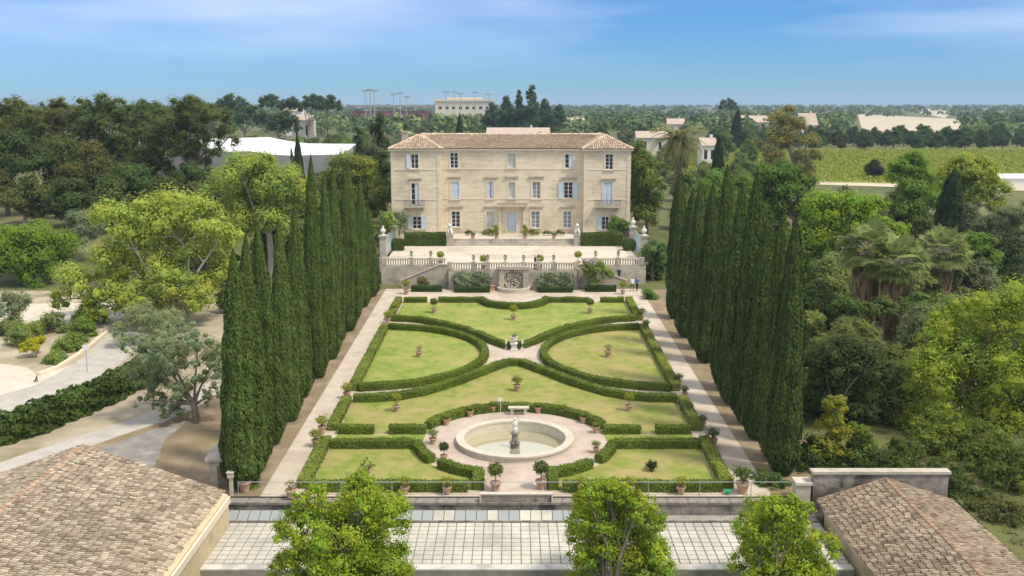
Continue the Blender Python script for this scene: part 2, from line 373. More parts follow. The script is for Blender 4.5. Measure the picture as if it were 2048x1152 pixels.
# ground beside the garden on the car-park side (traced on the terrain)
def gsheet(name, px, m, dz=.02): return sheet(name, [G(*p) for p in px], m, dz)
sheet('yard_ground', [(-80, 57.3), (-19.5, 57.3), (-19.5, 117.5), (-80, 117.5)], 'sand', .002)
gsheet('dirt_yard', [(-60, 1010), (60, 960), (200, 880), (330, 845), (450, 780), (470, 960), (430, 1040), (200, 1090)], 'soil', .008)
gsheet('lower_road', [(-80, 960), (0, 925), (110, 888), (230, 850), (330, 812), (400, 775), (440, 750), (450, 775), (400, 812), (350, 836), (240, 872), (120, 915), (0, 958), (-80, 990)], 'road', .016)
gsheet('asphalt_yard', [(60, 985), (180, 905), (300, 862), (375, 842), (330, 880), (310, 930), (400, 985), (420, 1040), (200, 1090)], 'asphalt', .014)
gsheet('upper_road', [(-120, 850), (0, 792), (70, 772), (150, 728), (215, 668), (262, 612), (345, 612), (305, 668), (240, 730), (150, 780), (60, 822), (-120, 905)], 'road', .012)
gsheet('gravel_parking', [(-160, 655), (0, 652), (110, 655), (190, 672), (215, 668), (270, 607), (330, 600), (180, 606), (-120, 610)], 'gravel_pale', .018)
gsheet('gravel_parking', [(-160, 800), (-140, 735), (0, 728), (55, 735), (75, 752), (150, 728), (70, 772), (0, 792)], 'gravel_pale', .022)
gsheet('garden_path', [(1740, 650), (1770, 632), (1850, 640), (1860, 655), (1770, 662)], 'gravel_pale', .02)
# kerb along the upper road
kp = [G(*p) for p in ((78, 752), (120, 735), (160, 709), (190, 686), (216, 664))]
mb = MB()
for (a, b) in zip(kp, kp[1:]):
    d = Vector((b[0] - a[0], b[1] - a[1])).normalized(); n = Vector((-d.y, d.x)) * .16
    za, zb = gz(a[1]), gz(b[1]); q = [(a[0] - n.x, a[1] - n.y), (b[0] - n.x, b[1] - n.y), (b[0] + n.x, b[1] + n.y), (a[0] + n.x, a[1] + n.y)]
    mb.prism(q, za - .1, za + .3)
setp(mb.build('kerb', 'trim'), kind='structure')

# ------------------------------------------------------------------ esplanade and upper terrace
EZ = -0.8
mb = MB(); mb.box(-16.2, 16.4, 122.0, 141.2, -3.6, EZ); mb.box(-7.4, 7.6, 118.6, 122.0, -3.6, EZ)
setp(mb.build('esplanade', 'gravel_pale'), kind='structure')
mb = MB(); mb.box(-18.3, 18.2, 141.4, 176, -1.5, 0.0)
setp(mb.build('upper_terrace', 'gravel_pale'), kind='structure')
mb = MB(); mb.box(-9.0, 9.2, 141.0, 141.4, EZ - .1, .06); mb.box(-8.6, 8.8, 140.6, 141.0, EZ - .1, -.32); mb.box(-8.6, 8.8, 140.2, 140.6, EZ - .1, -.56)
setp(mb.build('terrace_steps', 'stone'), 'shallow stone steps between the gravel esplanade and the mansion terrace', 'steps')

# retaining walls of the esplanade
mb = MB(); mb.box(-7.6, 7.8, 118.2, 118.6, -3.3, EZ + .08)
setp(mb.build('retaining_wall', 'stone'), 'pale stone retaining wall holding the middle of the esplanade', 'wall')
for s, wd in ((-1, 'sunlit'), (1, 'shaded')):
    x0, x1 = sorted((XC + s * 7.8, XC + s * 16.3)); mb = MB(); mb.box(x0, x1, 121.6, 122.0, -3.3, EZ + .08)
    setp(mb.build('retaining_wall', 'stone'), f'set-back stone retaining wall behind the stairs at the {wd} path', 'wall')
    x0, x1 = sorted((XC + s * 7.45, XC + s * 7.85)); mb = MB(); mb.box(x0, x1, 118.6, 121.6, -3.3, EZ + .1)
    setp(mb.build('return_wall', 'stone'), f'short stone return wall beside the stairs near the {wd} path', 'wall')
# balustrades: base, rail, balusters and piers
def balustrade(label, x0, x1, y, z, piers):
    t = empty('balustrade', ((x0 + x1) / 2, y, z), label, 'balustrade'); w_ = (x1 - x0) / 2
    MB().box(-w_, w_, -.2, .2, 0, .14).build('base_course', 'stone', t); MB().box(-w_ - .05, w_ + .05, -.22, .22, .82, .98).build('hand_rail', 'ledge', t)
    m = MB(); n = int((x1 - x0) / .3)
    for i in range(n):
        m.lathe([(.06, .14), (.085, .32), (.05, .48), (.085, .64), (.06, .82)], (-w_ + (i + .5) * 2 * w_ / n, 0, 0), 6)
    o = m.build('balusters', 'stone', t); o['kind'] = 'stuff'
    for px in piers: MB().box(px - (x0 + x1) / 2 - .25, px - (x0 + x1) / 2 + .25, -.26, .26, .14, 1.06).build('pier', 'stone', t)
    return t
balustrade('long stone balustrade above the grotto fountain and the climbing plants', -7.7, 7.9, 118.5, EZ + .08, (-7.45, -4.6, -2.9, XC - 1, XC + 1.2, 3.2, 5.0, 7.65))
balustrade('stone balustrade over the set-back wall beside the sunlit cypress path', -16.0, -8.2, 121.85, EZ + .08, (-15.75, -12.4, -10.0))
balustrade('stone balustrade over the set-back wall beside the flowering bush', 8.6, 16.3, 121.85, EZ + .08, (10.3, 13.1, 16.05))
# stone stairs descending along the set-back walls
for s, lab in ((-1, 'stone stair rising along the wall with a sloped parapet beside the sunlit path'), (1, 'stone stair rising along the wall behind the flowering bush')):
    t = empty('garden_stair', (XC + s * 10.8, 119.6, -3.0), lab, 'stairs'); n = 12; m = MB()
    for i in range(n):
        m = MB(); z1 = 2.2 * (i + 1) / n; xa = -s * (-2.9 + i * .4); xb = -s * (-2.9 + (i + 1) * .4)
        m.box(min(xa, xb), max(xa, xb), .25, 1.9, -.3, z1); m.build('step', 'stone', t)
    m = MB(); m.poly([(-s * -2.9, .25, -.3), (-s * 3.0, .25, -.3), (-s * 3.0, .25, 2.2), (-s * 2.0, .25, 2.2), (-s * -2.9, .25, .35)])
    m = MB(); pr = [(-2.9, -.3), (3.0, -.3), (3.0, 2.75), (1.9, 2.75), (-2.9, .75)]
    k = len(pr); m.v = [(-s * a, yy, b) for yy in (-.05, .22) for a, b in pr]
    m.f = [tuple(range(k)), tuple(range(2 * k - 1, k - 1, -1))] + [(i, k + i, k + (i + 1) % k, (i + 1) % k) for i in range(k)]
    m.build('sloped_parapet', 'stone', t)
    m = MB(); pc = [(-2.98, .76), (1.9, 2.76), (3.0, 2.76), (3.0, 2.9), (1.86, 2.9), (-2.98, .9)]; k = len(pc)
    m.v = [(-s * a, yy, b) for yy in (-.12, .28) for a, b in pc]
    m.f = [tuple(range(k)), tuple(range(2 * k - 1, k - 1, -1))] + [(i, k + i, k + (i + 1) % k, (i + 1) % k) for i in range(k)]
    m.build('coping', 'ledge', t)
    m = MB(); m.box(-.25, .25, -.25, .25, -.2, 2.3); m.box(-.33, .33, -.33, .33, 2.3, 2.45); m.lathe([(.08, 2.45), (.2, 2.6), (.2, 2.8), (.05, 2.95)], (0, 0, 0), 10)
    link('newel_pillar', m.mesh('newel_pillar', 'trim'), t, (-s * 3.25, -.1, 0))

# grotto fountain in the wall
t = empty('grotto_fountain', (XC, 118.2, -3.0), 'stone grotto niche with basin set in the retaining wall', 'fountain')
m = MB()
for x0, x1 in ((-1.75, -1.15), (1.15, 1.75)): m.box(x0, x1, -.55, -.003, -.2, 2.55)
m.box(-1.95, 1.95, -.65, -.003, 2.55, 2.9); m.build('niche_frame', 'stone', t)
m = MB(); aa = [(1.15 * math.cos(R(a)), 1.35 + 1.1 * math.sin(R(a))) for a in range(0, 181, 15)]
for (a, b) in zip(aa, aa[1:]): m.poly([(a[0], -.42, a[1]), (b[0], -.42, b[1]), (b[0], -.42, 2.55), (a[0], -.42, 2.55)])
m.build('niche_arch', 'stone', t)
m = MB(); rr = random.Random(9)
for i in range(90):
    a = rr.uniform(-1.1, 1.1); z = rr.uniform(-.1, 2.35); r = rr.uniform(.1, .24); m.lathe([(r * .5, -r * .7), (r, 0), (r * .6, r * .6)], (a, -.12 - rr.random() * .1, z), 6)
o = m.build('rockwork', 'stone', t); o['kind'] = 'stuff'
m = MB(); m.lathe([(2.0, -.1), (2.05, .42), (1.75, .42), (1.7, .1)], (0, -.2, 0), 24); mm = m.mesh('basin', 'stone_white')
link('basin', mm, t)
MB().lathe([(1.69, .30), (.01, .30)], (0, -.2, 0), 24, cap=False).build('basin_water', 'water', t)
for s in (-1, 1):
    m = MB(); m.box(s * 2.55 - .3, s * 2.55 + .3, -.5, .1, -.1, .5); m.box(s * 2.55 - .36, s * 2.55 + .36, -.56, .16, .5, .6); m.build('side_block', 'terracotta', t)

# ------------------------------------------------------------------ the mansion
FY = 146.0; MY = 147.4
def fx(cx, Y=FY): return atY(cx / 3.657 + 740, 380, Y)[0]
def fz(cy, Y=FY): return atY(1024, cy / 3.657 + 240, Y)[2]
cha = empty('mansion', (0, 150, 0), 'three-storey cream stone mansion with tiled roof and blue shutters', 'mansion')
def cb(mb, name, m, parent=cha, **k):
    mb.v = [(x, y - 150, z) for x, y, z in mb.v]; return mb.build(name, m, parent, **k)
def facade(mb, x0, x1, z0, z1, y, ops, dep=.32):
    xs = axis([x0, x1] + [v for o in ops for v in o[:2]]); zs = axis([z0, z1] + [v for o in ops for v in o[2:4]])
    for i in range(len(xs) - 1):
        for j in range(len(zs) - 1):
            cx_, cz_ = (xs[i] + xs[i + 1]) / 2, (zs[j] + zs[j + 1]) / 2
            if any(o[0] < cx_ < o[1] and o[2] < cz_ < o[3] for o in ops): continue
            mb.poly([(xs[i], y, zs[j]), (xs[i + 1], y, zs[j]), (xs[i + 1], y, zs[j + 1]), (xs[i], y, zs[j + 1])])
    for a, b, c, d in [o[:4] for o in ops]:
        mb.poly([(a, y, c), (a, y + dep, c), (a, y + dep, d), (a, y, d)]); mb.poly([(b, y, c), (b, y, d), (b, y + dep, d), (b, y + dep, c)])
        mb.poly([(a, y, c), (b, y, c), (b, y + dep, c), (a, y + dep, c)]); mb.poly([(a, y, d), (a, y + dep, d), (b, y + dep, d), (b, y, d)])
XL, XP, XQ, XR = fx(155), fx(520), fx(1562), fx(1905); ZE = fz(212)
W = []   # (block, cx0, cx1, cy0, cy1, kind)
W += [('L', 303, 357, 250, 355, 'dark_lshut'), ('M', 588, 646, 240, 352, 'dark'), ('M', 1008, 1066, 246, 350, 'blind'), ('M', 1424, 1484, 250, 353, 'half'), ('R', 1718, 1775, 250, 362, 'dark')]
W += [('L', 300, 357, 462, 622, 'french'), ('M', 592, 650, 452, 577, 'closed'), ('M', 858, 906, 452, 574, 'slit'), ('M', 1014, 1062, 455, 572, 'blind'), ('M', 1188, 1246, 452, 574, 'casement'), ('M', 1418, 1484, 455, 572, 'open'), ('R', 1706, 1772, 455, 622, 'closed')]
W += [('L', 308, 370, 706, 796, 'open_dark'), ('M', 594, 656, 668, 782, 'dark'), ('M', 852, 906, 668, 788, 'blind'), ('M', 1004, 1070, 680, 838, 'door'), ('M', 1180, 1242, 668, 788, 'casement'), ('M', 1414, 1477, 668, 788, 'casement'), ('R', 1700, 1752, 708, 800, 'open_l')]
blocks = {'L': (XL, XP, FY), 'M': (XP, XQ, MY), 'R': (XQ, XR, FY)}
mb = MB()
for k, (a, b, y) in blocks.items():
    ops = [(fx(w_[1], y), fx(w_[2], y), fz(w_[4], y) if w_[5] != 'door' else .05, fz(w_[3], y)) for w_ in W if w_[0] == k]
    facade(mb, a, b, -.3, ZE, y, ops)
for xa, s in ((XP, 1), (XQ, -1)): mb.poly([(xa, FY, -.3), (xa, MY, -.3), (xa, MY, ZE), (xa, FY, ZE)])
for xa in (XL, XR): mb.poly([(xa, FY, -.3), (xa, 164, -.3), (xa, 164, ZE), (xa, FY, ZE)])
mb.poly([(XL, 164, -.3), (XR, 164, -.3), (XR, 164, ZE), (XL, 164, ZE)])
cb(mb, 'wall', 'facade')
# plinth, string courses, cornice, corner pilasters
mb = MB()
for a, b, y in blocks.values(): mb.box(a - .05, b + .05, y - .06, y - .003, -.3, .42)
cb(mb, 'plinth', 'ledge')
for cy in (362, 582):
    mb = MB()
    for k, (a, b, y) in blocks.items():
        segs = [(a, b)]
        z = fz(cy, FY)
        for w_ in W:
            if w_[0] == k and fz(w_[4], y) < z + .15 and fz(w_[3], y) > z - .15:
                c, d = fx(w_[1], y), fx(w_[2], y); segs = [q for s0, s1 in segs for q in ((s0, min(s1, c - .25)), (max(s0, d + .25), s1)) if q[1] > q[0]]
        for s0, s1 in segs: cb(MB().box(s0, s1, y - .05, y - .002, z - .09, z + .09), 'string_course', 'trim')
mb = MB()
for a, b, y in blocks.values(): mb.box(a - .25, b + .25, y - .3, y - .004, ZE - .28, ZE - .04)
cb(mb, 'cornice', 'trim')
for a, y in ((XL + .28, FY), (XP - .28, FY), (XQ + .28, FY), (XR - .28, FY)):
    cb(MB().box(a - .26, a + .26, y - .07, y - .004, .42, ZE - .3), 'pilaster', 'facade')
def shutter(x0, x1, z0, z1, y, m='shutter'):
    mb = MB(); mb.box(x0, x1, y, y + .05, z0, z1); e = .09
    for a, b, c, d in ((x0, x0 + e, z0, z1), (x1 - e, x1, z0, z1), (x0 + e, x1 - e, z0, z0 + e), (x0 + e, x1 - e, z1 - e, z1), (x0 + e, x1 - e, (z0 + z1) / 2 - e / 2, (z0 + z1) / 2 + e / 2)):
        mb.box(a + .001, b - .001, y - .03, y - .001, c + .001, d - .001)
    return cb(mb, 'shutter', m)
for blk, c0, c1, d0, d1, kind in W:
    y = blocks[blk][2]; a, b = fx(c0, y), fx(c1, y); z1 = fz(d0, y); z0 = fz(d1, y) if kind != 'door' else .05; mid = (a + b) / 2; yi = y + .2
    # raised surround and sill
    mb = MB(); e = .2
    for q in ((a - e, a - .002, z0, z1 + e), (b + .002, b + e, z0, z1 + e), (a - .002, b + .002, z1 + .002, z1 + e)): mb.box(q[0], q[1], y - .07, y - .004, q[2], q[3])
    if kind not in ('door', 'french'): mb.box(a - .28, b + .28, y - .16, y - .005, z0 - .16, z0 - .002)
    cb(mb, 'window_surround', 'trim')
    if kind == 'door':
        mb = MB(); mb.box(a, b, yi, yi + .08, z0, z1)
        for q in ((a + .12, mid - .06), (mid + .06, b - .12)):
            for zz in ((z0 + .2, z0 + .95), (z0 + 1.1, z0 + 2.2)): mb.box(q[0], q[1], yi - .04, yi - .002, zz[0], zz[1])
        dd = cb(mb, 'front_door', 'door_paint'); mb = MB(); mb.box(mid + .03, mid + .1, yi - .1, yi - .045, z0 + 1.0, z0 + 1.16); cb(mb, 'handle', 'iron', dd); continue
    # frame with muntins, panes behind
    mb = MB(); e = .07
    for q in ((a, a + e, z0, z1), (b - e, b, z0, z1), (a + e, b - e, z0, z0 + e), (a + e, b - e, z1 - e, z1), (mid - .05, mid + .05, z0 + e, z1 - e)): mb.box(q[0], q[1], yi, yi + .07, q[2], q[3])
    nrow = 4 if z1 - z0 > 2.2 else 3
    for i in range(1, nrow):
        zz = z0 + (z1 - z0) * i / nrow
        for q in ((a + e + .001, mid - .051), (mid + .051, b - e - .001)): mb.box(q[0], q[1], yi + .01, yi + .06, zz - .028, zz + .028)
    wn = cb(mb, 'window', 'white_paint' if kind != 'blind' else 'blind')
    mb = MB(); mb.poly([(a, yi + .035, z0), (b, yi + .035, z0), (b, yi + .035, z1), (a, yi + .035, z1)])
    cb(mb, 'pane', {'blind': 'blind', 'casement': 'pane_pale'}.get(kind, 'pane'), wn)
    ys = y - .13; hw = mid - a
    if kind == 'dark_lshut': shutter(a - hw - .1, a - .1, z0, z1, ys, 'shutter_pale')
    if kind == 'half': shutter(mid + .02, b - .02, z0 + .03, z1 - .03, y + .08, 'shutter_pale')
    if kind == 'closed':
        for q in ((a + .02, mid - .01), (mid + .01, b - .02)): shutter(q[0], q[1], z0 + .03, z1 - .03, y + .06)
    if kind == 'slit':
        for q in ((a + .02, mid - .14), (mid + .14, b - .02)): shutter(q[0], q[1], z0 + .03, z1 - .03, y + .06, 'shutter_pale')
    if kind in ('open', 'open_dark'):
        for q in ((a - hw - .12, a - .08), (b + .08, b + hw + .12)): shutter(q[0], q[1], z0, z1, ys)
    if kind == 'open_l': shutter(a - hw - .12, a - .08, z0, z1, ys)
    if kind == 'french': shutter(mid + .05, b - .02, z0 + .03, z1 - .03, y + .08, 'shutter_pale')
# ledges over the windows
for blk, c0, c1, cy in (('L', 278, 382, 430), ('M', 562, 668, 420), ('M', 828, 936, 422), ('M', 980, 1088, 418), ('M', 1156, 1276, 417), ('M', 1388, 1518, 425), ('R', 1684, 1802, 433),
                        ('M', 566, 682, 636), ('M', 826, 926, 636), ('M', 1162, 1272, 636), ('M', 1388, 1502, 636)):
    y = blocks[blk][2]; z = fz(cy, y); a, b = fx(c0, y), fx(c1, y); mb = MB(); mb.box(a, b, y - .22, y - .075, z - .02, z + .12); mb.box(a + .12, b - .12, y - .16, y - .075, z - .16, z - .022)
    cb(mb, 'window_ledge', 'ledge')
# balconies
def balcony(a, b, z, y, railh=.95, m='stone'):
    mb = MB(); mb.box(a, b, y - 1.0, y - .08, z - .2, z)
    for x in (a + .4, b - .4): mb.prism([(x - .15, y - .08), (x - .15, y - .7), (x + .15, y - .7), (x + .15, y - .08)], z - .55, z - .201)
    bo = cb(mb, 'balcony', m); mb = MB()
    mb.box(a + .02, b - .02, y - .98, y - .93, z + railh - .05, z + railh); mb.box(a + .02, b - .02, y - .98, y - .93, z + .08, z + .12)
    for x in (a + .02, b - .07): mb.box(x, x + .05, y - .93, y - .1, z + railh - .05, z + railh)
    n = int((b - a) / .17)
    for i in range(n): x = a + .05 + i * (b - a - .1) / (n - 1); mb.box(x - .028, x + .028, y - .975, y - .935, z + .12, z + railh - .05)
    cb(mb, 'railing', 'iron', bo)
balcony(fx(250), fx(402), fz(628), FY); balcony(fx(1640), fx(1830), fz(628), FY); balcony(fx(930, MY), fx(1150, MY), fz(622, MY), MY, .35, 'ledge')
# door columns under the middle balcony
for cx in (950, 1128): cb(MB().box(fx(cx, MY) - .16, fx(cx, MY) + .16, MY - .3, MY - .075, 0, fz(640, MY)), 'door_pilaster', 'trim')
# roofs
rz_ = ZE; top = 14.35
def hip(x0, x1, y0, y1): 
    h = (x1 - x0) / 2; xm = (x0 + x1) / 2; return [((x0, y0, rz_), (x1, y0, rz_), (xm, y0 + h, top)), ((x0, y1, rz_), (x0, y0, rz_), (xm, y0 + h, top), (xm, y1 - h, top)), ((x1, y0, rz_), (x1, y1, rz_), (xm, y1 - h, top), (xm, y0 + h, top)), ((x1, y1, rz_), (x0, y1, rz_), (xm, y1 - h, top))]
hl = hip(XL - .3, XP + .3, FY - .35, 164.3); hr = hip(XQ - .3, XR + .3, FY - .35, 164.3)
xml = (XL + XP) / 2; xmr = (XQ + XR) / 2
mainp = [((XP - 3, MY - .35, rz_), (XQ + 3, MY - .35, rz_), (xmr, 155.6, top - .12), (xml, 155.6, top - .12)), ((XQ + 3, 164.5, rz_), (XP - 3, 164.5, rz_), (xml, 155.6, top - .12), (xmr, 155.6, top - .12))]
mb = MB()
for p in hl + hr + mainp: mb.poly(p)
rf = cb(mb, 'roof', 'roof_deck')
off = lambda ps: [tuple((x, y - 150, z) for x, y, z in p) for p in ps]
pal = ((.52, .385, .27), (.58, .45, .33), (.44, .32, .225))
tile_roof('roof_tiles', off(hl[:3]), rf, .3, .48, 2, pal); tile_roof('roof_tiles', off(hr[:3]), rf, .3, .48, 3, pal)
mcl = ((XP + .4, MY - .35, rz_), (XQ - .4, MY - .35, rz_), (xmr, 155.6, top - .12), (xml, 155.6, top - .12))
tile_roof('roof_tiles', off([mcl]), rf, .3, .48, 4, pal)
for hx in (hl, hr):
    A = off([hx[0]])[0]
    for e in (A[0], A[1]): ridge_tiles('ridge_cap', (e[0], e[1], e[2] + .06), (A[2][0], A[2][1], A[2][2] + .06), rf, 5, .2, (.58, .45, .33))
ridge_tiles('ridge_cap', (xml, 5.6, top), (xmr, 5.6, top), rf, 6, .2, (.56, .43, .31))
mb = MB(); ch = atY(790, 290, 158); mb.box(XL + .6, XL + 1.5, 156, 157, 12.6, 14.6); cm = cb(mb, 'chimney', 'far_roof'); cb(MB().box(XL + .5, XL + 1.6, 155.9, 157.1, 14.6, 14.75), 'chimney_cap', 'ledge', cm)
# ------------------------------------------------------------------ clipped hedges
HC = (.14, .19, .032)
hseed = [100]
def hedge(label, pts, wd=.58, ht=.56, z=None, color=HC, dens=185, leaf=.083, group=None, cat='hedge', name='box_hedge', lump=.018):
    hseed[0] += 1; rng = np.random.default_rng(hseed[0])
    # resample
    P = [np.array(p, float) for p in pts]; S = []
    for a, b in zip(P, P[1:]):
        n = max(1, int(np.linalg.norm(b - a) / .7)); S += [a + (b - a) * i / n for i in range(n)]
    S.append(P[-1]); S = np.array(S); n = len(S)
    zb = np.array([gz(y) if z is None else z for _, y in S])
    d = unit(np.gradient(S, axis=0)) if n > 1 else None; nr = np.stack([-d[:, 1], d[:, 0]], 1)
    base = np.array([S[n // 2][0], S[n // 2][1], zb[n // 2]])
    hw = wd / 2 * (1 + rng.normal(size=n) * .05); hh = ht * (1 + rng.normal(size=n) * .045)
    ring = lambda i: [np.array([*(S[i] - nr[i] * hw[i] * .96), zb[i] - .03]), np.array([*(S[i] - nr[i] * hw[i]), zb[i] + hh[i] * .93]), np.array([*(S[i] - nr[i] * hw[i] * .9), zb[i] + hh[i]]),
                      np.array([*(S[i] + nr[i] * hw[i] * .9), zb[i] + hh[i]]), np.array([*(S[i] + nr[i] * hw[i]), zb[i] + hh[i] * .93]), np.array([*(S[i] + nr[i] * hw[i] * .96), zb[i] - .03])]
    rg = [ring(i) for i in range(n)]; Q = []; NN = []
    for i in range(n - 1):
        for j in range(5): Q.append([rg[i][j], rg[i + 1][j], rg[i + 1][j + 1], rg[i][j + 1]])
    for i in (0, n - 1):
        r = rg[i]; Q += [[r[0], r[1], r[4], r[5]], [r[1], r[2], r[3], r[4]]]
    Q = np.array(Q); T = np.ones((len(Q), 3)) * .8
    # leaves over the core
    nv = np.cross(Q[:, 1] - Q[:, 0], Q[:, 2] - Q[:, 0]); ar = np.linalg.norm(nv, axis=1); nv = nv / (ar[:, None] + 1e-9)
    cen = np.array([*S[n // 2], zb[n // 2] + ht * .3]); mid = Q.mean(1)
    near = np.argmin(((mid[:, None, :2] - S[None]) ** 2).sum(2), 1); ax = np.concatenate([S[near], (zb[near] + ht * .45)[:, None]], 1)
    sg = np.sign(np.sum(nv * (mid - ax), 1)); nv *= np.where(sg == 0, 1, sg)[:, None]
    Q[:] = Q - nv[:, None, :] * (lump * 1.1 if lump > .1 else 0)
    N = int(ar.sum() * dens); k = rng.choice(len(Q), N, p=ar / ar.sum()); u = rng.random((N, 1)); v = rng.random((N, 1))
    pos = Q[k, 0] * (1 - u) * (1 - v) + Q[k, 1] * u * (1 - v) + Q[k, 2] * u * v + Q[k, 3] * (1 - u) * v
    pos = pos + nv[k] * (rng.random((N, 1)) * .06 + lump * (1.1 + np.sin(pos[:, :1] * 3.1 + pos[:, 1:2] * 2.3 + pos[:, 2:] * 2.9) * np.cos(pos[:, 1:2] * 1.7 - pos[:, 2:] * 3.3)))
    nn = unit(nv[k] * 1.0 + rng.normal(size=(N, 3)) * .5 + (0, 0, .15))
    LQ = leaves(pos, nn, leaf * 1.3, leaf, rng); patch = 1 + .11 * np.sin(pos[:, :1] * 2.9 - pos[:, 1:2] * 2.1) + .16 * np.sin(pos[:, :1] * .9 + pos[:, 1:2] * .63 + hseed[0])
    LT = vary(N, rng, .2, .10) * patch
    allQ = np.concatenate([Q, LQ]) - base; me = quad_mesh(name, allQ, np.concatenate([T, LT]), 'leaf_solid')
    o = link(name, me, None, tuple(base), color); return setp(o, label, cat, group)
def both(lab, pts, **k):
    for wd_, p in (('sunlit', pts), ('shaded', mir(pts))): hedge(lab.replace('@', wd_), p, **k)
PALE = (.205, .245, .048)
# side hedges along the paths
for y0, y1, d in ((58.2, 66.0, 'beside the front lawn'), (68.6, 75.0, 'beside the middle lawn'), (78.0, 88.2, 'beside the front half of the half-oval lawn'), (88.7, 98.6, 'beside the rear half of the half-oval lawn'), (102.2, 111.4, 'beside the back lawn')):
    both('straight clipped box hedge along the @ path ' + d, [(-12.85, y0), (-12.85, y1)], color=PALE, wd=.7)
both('curved clipped hedge round the half-oval lawn near the @ path', [(-12.4, 77.9)] + arc(OV, 10.15, -86, 86, 28) + [(-12.4, 98.6)], ht=.58)
both('sweeping clipped hedge of the back lawn meeting the @ path', BKL, ht=.58)
both('sweeping clipped hedge of the middle lawn meeting the @ path', FRL, ht=.6)
hedge('short straight hedge closing the back lawn behind the white urn', [(-.35, 91.0), (.75, 91.0)], ht=.6); hedge('short straight hedge closing the middle lawn facing the urn', [(-.4, 85.4), (.8, 85.4)], ht=.6)
both('short clipped hedge between middle lawn and grass walk at the @ path', [(-12.3, 68.1), (-9.8, 68.1)])
both('clipped hedge between middle lawn and grass walk by the plaza, toward @ path', [(-8.7, 68.1), (-6.1, 68.1)])
both('clipped hedge between front lawn and grass walk by the @ path', [(-12.3, 65.2), (-6.6, 65.2)], ht=.6)
hedge('long curved hedge round the far side of the fountain plaza', arc(FC, 6.75, 158, 22, 26), ht=.6)
both('curved hedge bounding the fountain plaza on its @ path flank', [(-6.55, 65.2)] + arc(FC, 6.75, 192, 216, 6), ht=.58)
both('curved hedge before the fountain bending to the entrance, @ side', arc(FC, 6.75, 224, 249, 8), ht=.58)
both('short straight hedge flanking the plaza entrance on the @ side', [(-2.1, 60.2), (-2.1, 57.9)], ht=.6)
both('low front hedge behind the railing on the @ side', [(-12.4, 57.9), (-2.7, 57.9)], ht=.6)
both('short hedge behind the back lawn at the @ path corner', [(-12.2, 111.1), (-9.6, 111.1)])
both('hedge behind the back lawn next to the half-round hedge, @ side', [(-8.3, 111.1), (-3.7, 111.1)])
hedge('half-round clipped hedge in front of the grotto fountain', arc((XC, 111.2), 3.6, 184, 356, 16), ht=.7)
# hedges at the mansion terrace
for s, wd_ in ((-1, 'sunlit'), (1, 'shaded')):
    hedge(f'tall dark clipped hedge below the mansion pavilion, {wd_} path end', [(XC + s * 9.6, 140.4), (XC + s * 15.4, 140.4)], wd=1.3, ht=1.75, z=EZ, color=(.085, .125, .026), leaf=.13, dens=120)
    hedge(f'cube-shaped clipped hedge beside the gate pillar, {wd_} path end', [(XC + s * 15.8, 135.2), (XC + s * 15.8, 136.6)], wd=1.4, ht=1.5, z=EZ, color=(.10, .14, .03), leaf=.13, dens=120)
    hedge(f'climbing shrubs covering the retaining wall beside the grotto, {wd_} half', [(XC + s * 2.9, 117.7), (XC + s * 7.0, 117.7)], wd=.9, ht=2.05, color=(.24, .285, .15), leaf=.17, dens=110, lump=.13, cat='climber', name='climbing_shrub')
    hedge(f'low dark hedge under the climbing shrubs, {wd_} half', [(XC + s * 2.9, 116.7), (XC + s * 7.0, 116.7)], wd=.7, ht=.6, color=(.06, .10, .025))
    hedge(f'low dark hedge in front of the garden stair, {wd_} path', [(XC + s * 8.6, 117.2), (XC + s * 12.2, 117.2)], wd=.8, ht=.65, color=(.06, .10, .025))

